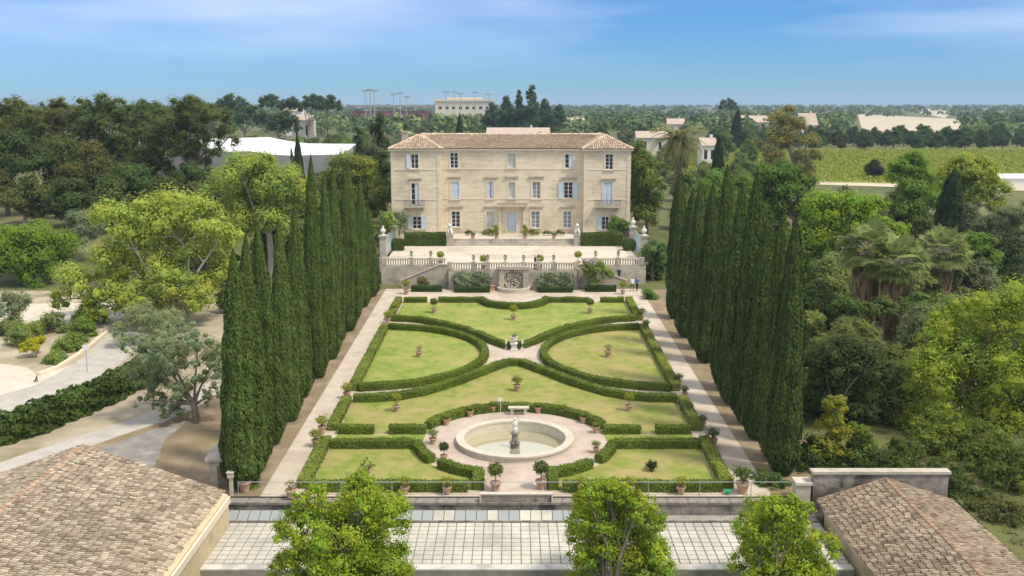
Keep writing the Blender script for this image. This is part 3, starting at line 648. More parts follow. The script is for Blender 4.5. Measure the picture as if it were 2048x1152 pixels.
# ------------------------------------------------------------------ potted trees
def ball_crown(name, parent, c, r, n, leaf, seed, flat=1.0, rag=.25, color=(.21, .25, .04)):
    rng = np.random.default_rng(seed); d = unit(rng.normal(size=(n, 3))); lump = 1 + rag * np.sin(d[:, :1] * 5 + seed) * np.cos(d[:, 1:2] * 6 + d[:, 2:] * 4)
    p = d * r * lump * rng.uniform(.6, 1.05, (n, 1)) * (1, 1, flat) + c; nn = unit(d + rng.normal(size=(n, 3)) * .5 + (0, 0, .2))
    return link(name, quad_mesh(name, leaves(p, nn, leaf * 1.5, leaf, rng), vary(n, rng, .22, .14), 'leaf'), parent, color=color)
POTP = [(.26, 0), (.36, .42), (.40, .60), (.46, .60), (.46, .72), (.39, .72), (.36, .58), (.01, .58)]
def pot_proto(kind):
    t = empty('potted_citrus', (0, 0, 0), 'x', 'potted tree'); sc = 1.0
    pm = 'terracotta'
    if kind == 'small': MB().lathe([(a * .75, b * .75) for a, b in POTP], k=14).build('pot', pm, t, smooth=False)
    else: MB().lathe(POTP, k=16).build('pot', pm, t)
    if kind == 'ball':
        MB().tube([(0, 0, .55), (.02, 0, 1.0), (0, .02, 1.5)], [.045, .04, .03]).build('stem', 'bark', t); ball_crown('crown', t, (0, 0, 1.75), .62, 700, .11, 5, .85)
    elif kind == 'loose':
        m = MB()
        for a in range(5): m.tube([(0, 0, .55), (.1 * math.cos(a * 1.3), .1 * math.sin(a * 1.3), .95), (.35 * math.cos(a * 1.3), .35 * math.sin(a * 1.3), 1.35)], [.035, .025, .012], 5)
        m.build('stem', 'bark', t); ball_crown('crown', t, (0, 0, 1.35), .62, 420, .11, 8, .7, .4)
    elif kind == 'small': ball_crown('crown', t, (0, 0, .72), .34, 260, .09, 11, .7, .4)
    elif kind == 'bare':
        m = MB()
        for a in range(7): m.tube([(0, 0, .55), (.12 * math.cos(a * .9), .12 * math.sin(a * .9), .9), (.42 * math.cos(a * .9), .42 * math.sin(a * .9), 1.25)], [.03, .02, .01], 5)
        m.build('stem', 'bark', t); ball_crown('crown', t, (0, 0, 1.15), .5, 110, .10, 14, .6, .4)
    return t
protos = {k: pot_proto(k) for k in ('ball', 'loose', 'small', 'bare')}; used = set()
def pot(kind, xy, label, sc=1.0, z=None, color=None, group=None, rz=0):
    x, y = xy; zz = gz(y) + .022 if z is None else z; p = protos[kind]; sc *= .75
    if kind not in used:
        used.add(kind); p.location = (x, y, zz); p.scale = (sc,) * 3; p.rotation_euler.z = rz; setp(p, label, 'potted tree', group)
        if color:
            for c in p.children:
                if c.name.startswith('crown'): c.color = (*color, 1)
        return p
    return copy_tree(p, (x, y, zz), (sc,) * 3, rz, label, 'potted tree', group, color)
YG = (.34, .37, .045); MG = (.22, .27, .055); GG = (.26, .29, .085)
pot('ball', G(868, 626), 'terracotta pot with ball citrus tree on the back lawn toward sunlit path', .95, color=(.16, .20, .03))
pot('ball', G(1027, 640), 'terracotta pot with ball citrus tree before the half-round hedge', .95, color=YG)
pot('ball', G(1180, 627), 'terracotta pot with ball citrus tree on the back lawn toward shaded path', .95, color=(.18, .24, .03))
pot('bare', G(838, 714), 'terracotta pot with sparse bare citrus on the greener half-oval lawn', .95, color=GG)
pot('bare', G(1216, 714), 'terracotta pot with sparse citrus on the drier half-oval lawn', 1.05, color=GG)
pot('loose', G(1034, 782), 'terracotta pot with loose citrus in the middle lawn on the garden axis', .95, color=GG)
pot('ball', G(793, 823), 'terracotta pot with yellow-green citrus on middle lawn toward sunlit path', .85, color=YG)
pot('ball', G(1258, 822), 'terracotta pot with yellow-green citrus on middle lawn toward shaded path', .85, color=YG)
G1 = 'pots ringing the fountain plaza'; g1 = 'small terracotta pot with plant standing against the curved plaza hedge'
for px, py in ((893, 850), (940, 833), (986, 824), (1076, 826), (1127, 831), (1167, 846), (1192, 866)): pot('small', G(px, py), g1, 1.15, color=MG, group=G1)
pot('ball', G(888, 922), 'slim potted ball tree at the gap in the plaza hedge, sunlit flank', .75, color=(.07, .11, .03))
pot('loose', G(866, 888), 'potted loose citrus at the end of the grass walk, sunlit flank', .8, color=GG)
pot('loose', G(1192, 906), 'potted thin citrus by the plaza hedge, shaded flank', .65, color=GG)
G2 = 'pots along the sunlit path'; g2 = 'terracotta pot with spreading citrus on the edge of the sunlit path'
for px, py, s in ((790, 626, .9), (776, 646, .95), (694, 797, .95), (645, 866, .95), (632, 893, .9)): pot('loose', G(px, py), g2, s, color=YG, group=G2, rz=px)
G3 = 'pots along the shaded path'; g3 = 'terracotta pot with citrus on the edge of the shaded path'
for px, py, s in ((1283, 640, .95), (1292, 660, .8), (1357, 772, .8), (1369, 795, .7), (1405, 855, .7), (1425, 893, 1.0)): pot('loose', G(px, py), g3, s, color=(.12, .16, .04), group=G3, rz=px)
pot('loose', (-16.3, 57.75), 'large terracotta pot with bushy plant beside the small stone hut', 1.25, color=(.14, .21, .04))
pot('bare', G(582, 996), 'terracotta pot with dry plant at the foot of the sunlit path', 1.0, color=GG)
G4 = 'pots along the front railing'; g4 = 'terracotta pot with citrus behind the front railing before the low hedge'
for px in (808, 893, 1166, 1262, 1365): pot('loose', (G(px, 996)[0], 57.35), g4, .85, color=YG, group=G4, rz=px)
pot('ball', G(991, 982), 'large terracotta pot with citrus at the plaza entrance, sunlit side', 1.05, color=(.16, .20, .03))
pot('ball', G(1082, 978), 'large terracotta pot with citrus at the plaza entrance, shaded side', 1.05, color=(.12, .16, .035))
pot('loose', (14.0, 57.5), 'big dark pot with leafy citrus at the foot of the shaded path', 1.3, color=(.13, .18, .035))
G5 = 'pots on the esplanade edge'; g5 = 'potted citrus standing on the pale esplanade behind the balustrade'
for px, y in ((881, 122.8), (967, 119.6), (1080, 119.6), (1156, 122.8)): pot('ball', (atY(px, 520, y)[0], y), g5, 1.05, z=EZ, color=YG, group=G5)
G6 = 'pots on the low terrace wall'; g6 = 'small potted plant on the terrace step before the mansion'
for px in (946, 993, 1050, 1108): pot('small', (atY(px, 478, 141.2)[0], 141.2), g6, 1.3, z=.06, color=GG, group=G6)
pot('ball', (atY(812, 560, 115.5)[0], 115.5), 'potted yellow-green citrus at the foot of the stair by the sunlit path', 1.0, color=YG)
pot('ball', (atY(1246, 572, 115.5)[0], 115.5), 'potted yellow-green citrus near the visitors by the shaded path', .9, color=YG)
# young plants in the front lawns
def shrublet(xy, label, r, color, n=120):
    t = empty('young_shrub', (*xy, gz(xy[1]) + .02), label, 'shrub'); MB().tube([(0, 0, 0), (.03, 0, .3), (0, 0, r)], [.04, .03, .02]).build('stem', 'bark', t); ball_crown('crown', t, (0, 0, r), r, n, .10, 21, .8, .4, color); return t
shrublet(G(736, 945), 'sparse young shrub in the front lawn toward the sunlit path', .5, (.13, .13, .06), 90)
shrublet(G(1303, 942), 'dark compact young shrub in the front lawn toward the shaded path', .38, (.045, .07, .03), 260)

# ------------------------------------------------------------------ fountain basin
fzz = gz(66.3)
t = empty('fountain_basin', (FC[0], FC[1], fzz), 'large round pale stone fountain basin with shallow water', 'fountain')
MB().lathe([(4.0, -.1), (4.0, .25), (4.08, .25), (4.08, .38), (3.52, .38), (3.52, .25), (3.56, .25), (3.56, -.75)], k=72, cap=False).build('rim', 'stone_white', t)
MB().lathe([(3.57, -.7), (.02, -.7)], k=48, cap=False).build('basin_floor', 'ochre_wall', t)
MB().lathe([(3.555, -.4), (.02, -.4)], k=64, cap=False).build('water', 'water', t)
m = MB(); m.lathe([(.32, -.7), (.32, -.1), (.38, -.1), (.38, .0), (.24, .05), (.21, .55), (.3, .6), (.3, .7), (.15, .75)], k=12); m.build('pedestal', 'stone_dark', t)
m = MB(); m.lathe([(.16, .75), (.2, .95), (.14, 1.1), (.19, 1.3), (.15, 1.45), (.08, 1.52), (.11, 1.62), (.09, 1.74), (.02, 1.78)], k=10)
m.tube([(.12, 0, 1.4), (.28, .02, 1.5), (.3, 0, 1.75)], [.05, .045, .03]); m.tube([(-.12, 0, 1.4), (-.24, -.04, 1.2), (-.1, -.16, 1.1)], [.05, .045, .03]); m.build('figurine', 'statue', t)
# stone bench
b0 = (.5, 72.2); t = empty('stone_bench', (b0[0], b0[1], gz(b0[1])), 'white stone bench against the curved plaza hedge', 'bench')
MB().box(-.78, .78, -.25, .25, .46, .58).build('seat', 'stone_white', t)
for x in (-.5, .5): MB().box(x - .12, x + .12, -.2, .2, 0, .459).build('leg', 'stone_white', t)
# white urn on pedestal at the crossing, two small statues beside the hedge
b0 = G(1028, 700); t = empty('stone_urn', (b0[0], b0[1], gz(b0[1])), 'white stone urn on a pedestal where the curved paths cross', 'urn')
m = MB(); m.box(-.35, .35, -.35, .35, 0, .12); m.box(-.26, .26, -.26, .26, .12, .6); m.box(-.34, .34, -.34, .34, .6, .7); m.build('pedestal', 'statue', t)
MB().lathe([(.14, .7), (.1, .82), (.34, 1.05), (.3, 1.2), (.4, 1.28), (.36, 1.3), (.1, 1.12)], k=14).build('bowl', 'statue', t)
ball_crown('foliage', t, (0, 0, 1.35), .25, 130, .09, 31, .7, .4, (.3, .3, .2))
for dx in (-.75, .8):
    m = MB(); m.box(-.18, .18, -.18, .18, 0, .1); m.lathe([(.13, .1), (.1, .35), (.16, .55), (.07, .68), (.1, .78), (.02, .88)], k=9)
    o = m.build('garden_ornament', 'statue', None, (b0[0] + dx, b0[1] + .5, gz(b0[1] + .5))); setp(o, 'small pale stone ornament beside the white urn at the crossing', 'ornament', 'ornaments at the crossing')
# small white sign in the hedge behind the bench
m = MB(); m.box(-.16, .16, -.02, .02, .95, 1.2); m.tube([(0, .02, 0), (0, .02, .95)], [.02, .02], 6); q = arc(FC, 6.2, 100, 101, 1)[0]
setp(m.build('plant_sign', 'white_paint', None, (*q, gz(q[1]))), 'small white sign on a stake in front of the plaza hedge', 'sign')
# statues at the terrace steps
for s, wd_ in ((-1, 'sunlit'), (1, 'shaded')):
    t = empty('stone_lion', (XC + s * 9.0, 140.4, EZ), f'pale stone seated lion on pedestal by the terrace hedge, {wd_} path end', 'statue')
    m = MB(); m.box(-.55, .55, -.5, .5, -.1, .15); m.box(-.45, .45, -.42, .42, .15, 1.5); m.box(-.56, .56, -.52, .52, 1.5, 1.68); m.build('pedestal', 'stone', t)
    m = MB(); m.tube([(0, .36, 1.7), (0, .3, 2.05), (0, .05, 2.45), (0, -.1, 2.75)], [.34, .38, .32, .2], 8); m.tube([(0, -.08, 2.7), (0, -.16, 2.95), (0, -.2, 3.12)], [.26, .27, .12], 8); m.tube([(0, -.2, 2.92), (0, -.46, 2.86)], [.15, .1], 8)
    for x in (-.2, .2): m.tube([(x, -.02, 2.4), (x, -.24, 2.05), (x, -.3, 1.69)], [.13, .1, .1], 6); m.tube([(x * 1.4, .25, 1.98), (x * 1.5, -.05, 1.82), (x * 1.4, -.2, 1.71)], [.2, .15, .09], 6)
    m.build('lion', 'statue', t, smooth=True)
# gate pillars, gates and side walls of the esplanade
for s, wd_ in ((-1, 'sunlit'), (1, 'shaded')):
    for k, (dx, y) in enumerate(((16.6, 138.0), (16.9, 128.6))):
        t = empty('gate_pillar', (XC + s * dx, y, EZ - .2), f'pale stone gate pillar with finial, {"mansion" if k == 0 else "garden"} side, {wd_} path end', 'pillar')
        m = MB(); m.box(-.5, .5, -.5, .5, -1.5, .4); m.box(-.42, .42, -.42, .42, .4, 3.0); m.box(-.55, .55, -.55, .55, 3.0, 3.25); m.build('shaft', 'stone', t)
        MB().lathe([(.3, 3.25), (.15, 3.4), (.36, 3.75), (.3, 4.0), (.12, 4.1), (.14, 4.25), (.02, 4.5)], k=12).build('finial', 'statue', t)
    t = empty('iron_gate', (XC + s * 16.75, 133.3, EZ), f'blue-green panelled gate between pillars, {wd_} path end', 'gate')
    for k in (0, 1):
        m = MB(); y0 = -4.1 if k == 0 else .03; m.box(-.04, .04, y0, y0 + 4.05, .1, 1.3)
        for i in range(14): yy = y0 + .1 + i * .29; m.box(-.03, .03, yy, yy + .08, 1.3, 2.5)
        m.box(-.045, .045, y0, y0 + 4.05, 2.5, 2.6); m.build('gate_leaf', 'gate_paint', t)
    m = MB(); m.box(-.2, .2, 0, 8.0, -2, 2.3); m.box(-.28, .28, -.05, 8.05, 2.3, 2.45)
    setp(m.build('side_wall', 'stone', None, (XC + s * 16.8, 138.6, EZ)), f'pale stone wall joining mansion and gate pillar, {wd_} path end', 'wall')
# dark urn lanterns on the balustrade piers
G7 = 'small urns on the balustrade piers'
for x, y in ((-12.4, 121.85), (-10.0, 121.85), (10.3, 121.85), (13.1, 121.85), (-4.6, 118.5), (-2.9, 118.5), (XC - 1, 118.5), (XC + 1.2, 118.5), (3.2, 118.5), (5.0, 118.5)):
    t = empty('pier_urn', (x, y, EZ + .08 + 1.06), 'small grey-green urn with spiky plant on a balustrade pier', 'urn', G7)
    MB().lathe([(.14, 0), (.07, .12), (.22, .4), (.2, .5), (.02, .5)], k=10).build('bowl', 'pot_stone', t); ball_crown('foliage', t, (0, 0, .62), .2, 60, .1, 41, 1.3, .3, (.10, .13, .08))

# ------------------------------------------------------------------ front parapet, railing, orangery roof
mb = MB(); mb.box(-17.1, 18.0, 56.3, 57.0, -6.0, -4.48)
t = empty('terrace_parapet', (0, 56.6, -5), 'mossy dark stone wall holding the garden above the orangery roof', 'wall')
link('wall', MB().box(-17.1, 18.0, -.3, .4, -1.0, .52).mesh('wall', 'stone_dark'), t)
m = MB().box(-.62, .62, -.36, .44, .53, .66).mesh('coping_stone', 'stone_dark')
for i in range(28): c = link('coping_stone', m, t, (-16.45 + i * 1.255, 0, 0)); c.rotation_euler.z = R(rr.uniform(-.4, .4))
t = empty('cable_railing', (0, 57.05, -4.3), 'thin grey metal railing along the front parapet', 'railing')
m = MB().tube([(-16.5, 0, .95), (17.5, 0, .95)], [.022, .022], 6).mesh('top_rail', 'metal_grey'); link('top_rail', m, t)
m = MB().tube([(0, 0, 0), (0, 0, .95)], [.022, .022], 6).mesh('post', 'metal_grey')
for i in range(12): link('post', m, t, (-16.5 + i * 34 / 11, 0, 0))
t = empty('stone_tablet', (.25, 56.45, -4.34), 'weathered stone slab with white edging standing on the parapet', 'slab')
MB().box(-2.1, 2.1, -.12, .12, 0, .46).build('slab', 'stone_dark', t); m = MB(); m.box(-2.18, 2.18, -.16, .16, .461, .54); m.box(-2.18, -2.102, -.15, .15, 0, .46); m.box(2.102, 2.18, -.15, .15, 0, .46); m.build('edging', 'stone_white', t)
m = MB(); m.lathe([(.12, 0), (.16, .22), (.2, .22), (.2, .26), (.02, .26)], k=12); m.tube([(.17, 0, .2), (.34, 0, .3)], [.03, .02], 6)
setp(m.build('watering_can', 'green_plastic', None, (13.05, 57.3, gz(57.3) + .02)), 'small bright green plastic can on the gravel near the railing', 'can')
# orangery
ORZ = -5.1
t = empty('orangery', (0.4, 49.4, -9.5), 'low orangery with a flat pale glass-concrete tile roof', 'orangery'); ox, oy, oz = .4, 49.4, -9.5
def ob(m, name, mt, parent=t, **k): m.v = [(x - ox, y - oy, z - oz) for x, y, z in m.v]; return m.build(name, mt, parent, **k)
mb = MB(); facade(mb, -17.1, 18.0, -9.5, ORZ - .32, 49.4, [(x, x + 2.2, -9.3, -6.2) for x in (-15.5, -11.2, -6.9, -2.6, 1.7, 6.0, 10.3, 14.4)], .4); ob(mb, 'wall', 'ochre_wall')
for x in (-15.5, -11.2, -6.9, -2.6, 1.7, 6.0, 10.3, 14.4):
    mb = MB(); mb.poly([(x, 49.75, -9.3), (x + 2.2, 49.75, -9.3), (x + 2.2, 49.75, -6.2), (x, 49.75, -6.2)]); wn = ob(mb, 'window', 'pane')
    mb = MB()
    for i in range(4): mb.box(x + i * .7, x + i * .7 + .08, 49.68, 49.74, -9.3, -6.2)
    ob(mb, 'window_bars', 'white_paint', wn)
ob(MB().box(-17.1, 18.0, 49.0, 56.2, ORZ - .32, ORZ), 'roof_slab', 'grout')
ob(MB().box(-17.1, 18.0, 49.0, 49.62, ORZ + .002, ORZ + .07), 'roof_edge', 'concrete')
tm = MB().box(-.235, .235, -.235, .235, 0, .05).mesh('roof_tile', 'roof_tile'); rr = random.Random(5); cand = []
for j in range(10):
    for i in range(66): cand.append((-17.0 + .27 + i * .53, 49.68 + .26 + j * .53, rr.uniform(0, .012)))
vis = sorted(cand, key=lambda c: (c[1], abs(c[0])))
rest = MB()
trees_hide = lambda c: (-10.0 < c[0] < -4.0) or (2.4 < c[0] < 8.0)
vis.sort(key=lambda c: (trees_hide(c), c[1]))
for k, (x, y, z) in enumerate(vis):
    if k < 300: link('roof_tile', tm, t, (x - ox, y - oy, ORZ + .002 + z - oz))
    else: rest.box(x - .235, x + .235, y - .235, y + .235, ORZ + .002, ORZ + .052 + z)
o = ob(rest, 'roof_tiles', 'roof_tile'); o['kind'] = 'stuff'
ob(MB().box(-17.1, 18.0, 55.02, 55.14, ORZ + .002, ORZ + .14), 'gutter', 'stone_dark')
gm = MB(); gm.poly([(-.30, -.42, 0), (.30, -.42, 0), (.30, .42, .3), (-.30, .42, .3)]); gm.poly([(-.30, -.42, -.04), (-.30, .42, .26), (.30, .42, .26), (.30, -.42, -.04)])
gm.f += [(0, 4, 7, 1), (1, 7, 6, 2), (2, 6, 5, 3), (3, 5, 4, 0)]; gme = gm.mesh('glass_pane', 'roof_glass'); gmw = gm.mesh('glass_pane', 'roof_tile')
for i in range(36):
    x = -16.5 + i * .64
    link('glass_pane', gmw if i in (19, 20, 24, 27, 28, 29) else gme, t, (x - ox, 55.62 - oy, ORZ + .08 - oz))
ob(MB().box(-17.1, -16.9, 55.16, 56.2, ORZ + .002, ORZ + .4), 'roof_kerb', 'concrete')
# ------------------------------------------------------------------ tiled wings beside the orangery
def wing(label, xe0, xr, xe1, y0, y1, ze, zr, pal, seed, wallm):
    t = empty('tiled_wing', ((xe0 + xe1) / 2, (y0 + y1) / 2, -9.5), label, 'building'); bx, by, bz = t.location
    sh = lambda m: (setattr(m, 'v', [(x - bx, y - by, z - bz) for x, y, z in m.v]), m)[1]
    a, b = xe0 + .35, xe1 - .35; k = (zr - ze) / abs(xr - xe0)
    m = MB(); pr = [(a, -9.5), (b, -9.5), (b, ze), (xr, zr - .12), (a, ze)]; n = len(pr)
    m.v = [(x, y, z) for y in (y0 + .3, y1 - .3) for x, z in pr]; m.f = [tuple(range(n)), tuple(range(2 * n - 1, n - 1, -1))] + [(i, n + i, n + (i + 1) % n, (i + 1) % n) for i in range(n)]
    sh(m).build('wall', wallm, t)
    m = MB()
    m.poly([(xe0, y0, ze), (xe0, y1, ze), (xr, y1, zr), (xr, y0, zr)]); m.poly([(xe1, y1, ze), (xe1, y0, ze), (xr, y0, zr), (xr, y1, zr)])
    m.poly([(xe0, y1, ze - .12), (xe0, y0, ze - .12), (xe0, y0, ze), (xe0, y1, ze)]); m.poly([(xe1, y0, ze - .12), (xe1, y1, ze - .12), (xe1, y1, ze), (xe1, y0, ze)])
    m.poly([(xe0, y1, ze - .12), (xe0, y1, ze), (xr, y1, zr), (xr, y1, zr - .12)]); m.poly([(xe1, y1, ze - .12), (xr, y1, zr - .12), (xr, y1, zr), (xe1, y1, ze)])
    rf = sh(m).build('roof', 'roof_deck', t)
    L = lambda *ps: tuple((x - bx, y - by, z - bz) for x, y, z in ps)
    tile_roof('roof_tiles', [L((xe0, y0, ze), (xe0, y1, ze), (xr, y1, zr), (xr, y0, zr)), L((xe1, y1, ze), (xe1, y0, ze), (xr, y0, zr), (xr, y1, zr))], rf, .215, .34, seed, pal)
    q = L((xr, y0, zr + .06), (xr, y1, zr + .06)); ridge_tiles('ridge_cap', q[0], q[1], rf, seed, .16, tuple(c * 1.05 * f for c, f in zip(pal[0], (1.12, .95, .9))))
    for xe in (xe0, xe1): q = L((xe, y1, ze + .05), (xr, y1, zr + .05)); ridge_tiles('verge_cap', q[0], q[1], rf, seed + 1, .13, tuple(c * f for c, f in zip(pal[0], (1.15, .82, .75))))
    for x in (a, b):
        sg = 1 if abs(x - xr) > 0 and x > xr else -1; m = MB(); m.box(min(x + sg * .004, x + sg * .12), max(x + sg * .004, x + sg * .12), y0 + .3, y1 - .3, ze - .5, ze - .1); sh(m).build('eave_course', 'trim', t)
    return t
pal1 = ((.35, .28, .20), (.44, .37, .27), (.245, .19, .135))
pal2 = ((.27, .205, .14), (.33, .265, .19), (.19, .14, .10))
wing('wide tiled wing beside the orangery with pinkish weathered canal tiles', -16.75, -24.7, -32.6, 30, 54.9, -3.15, -.35, pal1, 11, 'ochre_wall')
wing('narrow tiled wing with darker brown canal tiles before the parapet wall', 18.0, 21.9, 25.8, 30, 55.6, -3.95, -2.65, pal2, 12, 'ochre_wall')
t = empty('gable_wall', (21.9, 56.5, -5), 'grey rendered parapet wall with coping behind the brown tiled wing', 'wall')
MB().box(-4.0, 4.0, -.25, .25, -1, 2.45).build('wall', 'stone_dark', t); MB().box(-4.1, 4.1, -.33, .33, 2.452, 2.62).build('coping', 'stone', t)
t = empty('stone_pier', (17.35, 56.7, -5), 'weathered pale stone pier where the parapet meets the grey wall', 'pillar')
MB().box(-.42, .42, -.42, .42, -.6, 1.75).build('shaft', 'stone', t); MB().box(-.5, .5, -.5, .5, 1.752, 1.92).build('cap', 'stone_white', t)
t = empty('stone_hut', (-17.7, 59.0, gz(59)), 'small stone hut with slab roof behind the pinkish tiled wing', 'hut')
m = MB(); m.box(-.85, .85, -.7, .7, -.4, 1.75); m.build('wall', 'stone', t); m = MB(); m.v = [(-1.05, -.95, 1.75), (1.05, -.95, 1.75), (1.05, .95, 2.05), (-1.05, .95, 2.05), (-1.05, -.95, 1.9), (1.05, -.95, 1.9), (1.05, .95, 2.2), (-1.05, .95, 2.2)]
m.f = [(3, 2, 1, 0), (4, 5, 6, 7), (0, 1, 5, 4), (1, 2, 6, 5), (2, 3, 7, 6), (3, 0, 4, 7)]; m.build('slab_roof', 'stone', t)
MB().box(-.4, .4, -.72, -.702, -.3, 1.4).build('door', 'bark', t)
m = MB(); m.box(-.1, .1, -.1, .1, -.5, 1.2); m.box(-.18, .18, -.18, .18, 1.2, 1.5); m.prism([(-.22, -.22), (.22, -.22), (.22, .22), (-.22, .22)], 1.502, 1.56)
setp(m.build('lamp_post', 'stone_white', None, (-16.95, 57.2, -4.3)), 'short white lantern post at the corner of the pinkish tiled wing', 'lamp')
# ------------------------------------------------------------------ trees
def puff_crown(lobes, n, L, Wd, seed, npuff=14, pr=.48, up=.3, flat=.85, drop=.55, droop=False, rag=.5, core=.5, tips=False):
    """leaves on small puffs that cover each lobe; lobes = (x,y,z,rx,ry,rz)"""
    rng = np.random.default_rng(seed); C = []; RR = []; LB = []
    for i, l in enumerate(lobes):
        d = unit(rng.normal(size=(npuff, 3))); d[:, 2] = np.where(d[:, 2] < -.75, -d[:, 2], d[:, 2])
        r3 = np.array(l[3:6]); C.append(np.array(l[:3]) + d * r3 * rng.uniform(.5, .92, (npuff, 1))); RR.append(r3.mean() * pr * rng.uniform(.65, 1.35, npuff)); LB += [i] * npuff
    C = np.concatenate(C); RR = np.concatenate(RR); LB = np.array(LB); LC = np.array([l[:3] for l in lobes]); LR = np.array([l[3:6] for l in lobes])
    # drop puffs buried deep inside other lobes
    keep = np.ones(len(C), bool)
    for i in range(len(lobes)):
        q = np.linalg.norm((C - LC[i]) / LR[i], axis=1); keep &= ~((q < .5) & (LB != i))
    C, RR, LB = C[keep], RR[keep], LB[keep]
    w_ = RR ** 2; k = rng.choice(len(C), int(n * 1.35), p=w_ / w_.sum()); d = unit(rng.normal(size=(len(k), 3)))
    ok = (d[:, 2] > -.35) | (rng.random(len(k)) > drop * .6); k, d = k[ok][:n], d[ok][:n]; m = len(k)
    rad = RR[k, None] * (1 - .55 * rng.random((m, 1)) ** 2 + rag * .3 * rng.random((m, 1)) ** 6)
    p = C[k] + d * rad * (1, 1, flat); out = unit((p - LC[LB[k]]) / LR[LB[k]])
    nn = unit(d * .75 + out * .6 + rng.normal(size=(m, 3)) * .30 + np.array((0, 0, up)))
    pt = vary(len(C), rng, .08, .07) if not tips else vary(len(C), rng, .14, .09); T = pt[k] * vary(m, rng, .13, .06)
    LQ = leaves(p, nn, L, Wd, rng, (0, 0, -1) if droop else None)
    if core:                                  # rough leaf masses inside the puffs so that a crown is not hollow
        an = np.linspace(0, 2 * math.pi, 7)[:6]; el = np.array((-1.2, -.45, .35, 1.25)); g = np.array([[(math.cos(e) * math.cos(a), math.cos(e) * math.sin(a), math.sin(e)) for a in an] for e in el])
        V = C[:, None, None, :] + g[None] * (RR[:, None, None, None] * core * rng.uniform(.65, 1.15, (len(C), 4, 6, 1))) * (1, 1, flat)
        W_ = np.roll(V, -1, axis=2); CQ = np.stack([V[:, :-1], W_[:, :-1], W_[:, 1:], V[:, 1:]], 3).reshape(-1, 4, 3)
        CT = np.repeat(pt, 18, axis=0) * vary(len(CQ), rng, .12, .05); LQ = np.concatenate([LQ, CQ]); T = np.concatenate([T, CT])
    return LQ, T
def limbs(lobes, r0, seed, h0=0.35, pts_start=(0, 0, -.3)):
    rr_ = random.Random(seed); m = MB(); zs = min(l[2] - l[5] for l in lobes); zt = max(.6, zs + .25 * (max(l[2] for l in lobes) - zs)) if h0 is None else h0
    top = (rr_.uniform(-.2, .2), rr_.uniform(-.2, .2), zt)
    m.tube([pts_start, (0, 0, zt * .35), top], [r0 * 1.35, r0 * 1.0, r0 * .85], 8)
    for l in lobes:
        e = Vector(l[:3]); s = Vector(top) - Vector((0, 0, rr_.uniform(0, .25) * zt)); mid = s.lerp(e, .5) + Vector((rr_.uniform(-1, 1), rr_.uniform(-1, 1), rr_.uniform(-.2, .8))) * (e - s).length * .13
        m.tube([s, mid, e, e + (e - mid) * .12], [r0 * .5, r0 * .32, r0 * .16, r0 * .05], 6)
        for _ in range(2):
            q = mid.lerp(e, rr_.uniform(.2, .9)); f = q + Vector((rr_.uniform(-1, 1) * l[3], rr_.uniform(-1, 1) * l[4], rr_.uniform(.0, .8) * l[5])) * .7
            m.tube([q, q.lerp(f, .5) + Vector((0, 0, .1)), f], [r0 * .24, r0 * .15, r0 * .05], 5)
    return m
def tree(name, label, cat, base, lobes, n, L, Wd, color, r0, seed, bark='bark', group=None, h0=None, **k):
    t = empty(name, base, label, cat, group)
    limbs(lobes, r0, seed, h0).build('trunk', bark, t)
    Q, T = puff_crown(lobes, n, L, Wd, seed, **k)
    link('crown', quad_mesh('crown', Q, T, 'leaf'), t, color=color); return t
def px_tree(name, label, Y, bx, lob, n, L, color, r0, seed, bark='bark', base_z=None, cat='tree', Wd=None, group=None, h0=None, deep=True, fine=True, **k):
    X = atY(bx, 576, Y)[0]; z = H(X, Y) if base_z is None else base_z; rr_ = random.Random(seed); lobes = []
    for q in lob:
        c = atY(q[0], q[1], Y); dp = Y * math.cos(TH) + (CZ - c[2]) * math.sin(TH); r = q[2] * dp / F; dy = rr_.uniform(-.55, .55) * r if len(q) < 4 else q[3]
        lobes.append((c[0] - X, dy, c[2] - z, r, r, r * .92))
    if deep:
        for l in list(lobes)[::2]: lobes.append((l[0] * .8 + rr_.uniform(-.3, .3), l[1] + l[3] * 1.3, l[2] * .97, l[3] * .95, l[3] * .95, l[5] * .95))
    if fine: n = int(n * 1.05); L *= .74; Wd = Wd * .74 if Wd else None
    color = tuple(c * q for c, q in zip(color, (1.66, 1.80, 1.55)))
    return tree(name, label, cat, (X, Y, z), lobes, n, L, Wd or L * .7, color, r0, seed, bark, group, h0, **k)
ASH = (.245, .265, .062); MID = (.115, .165, .035); BRI = (.195, .232, .028); PINE = (.085, .100, .032); OLV = (.165, .185, .105); DRK = (.045, .068, .022)
# courtyard trees in front of the orangery
px_tree('courtyard_tree', 'bright leafy young tree with twin tops before the glass-concrete roof', 44, 690, [(690, 1080, 95), (722, 992, 46), (718, 965, 26), (605, 1060, 60), (775, 1030, 52), (630, 1010, 40), (650, 1150, 95), (770, 1130, 75), (575, 1140, 55), (680, 1210, 110), (600, 1000, 22), (790, 1190, 60)], 42000, .175, BRI, .20, 61, drop=.4, npuff=34, pr=.26, rag=1.6, tips=True)
px_tree('courtyard_tree', 'bright leafy young tree with several upright tips before the roof, middle of three', 44, 1228, [(1225, 1035, 66), (1175, 990, 36), (1232, 1100, 92), (1275, 1010, 42), (1300, 1120, 62), (1178, 1105, 54), (1215, 978, 30), (1312, 1045, 26), (1250, 985, 26), (1230, 1190, 105), (1320, 1170, 40), (1160, 1040, 30)], 38000, .175, BRI, .20, 62, drop=.4, npuff=34, pr=.26, rag=1.6, tips=True)
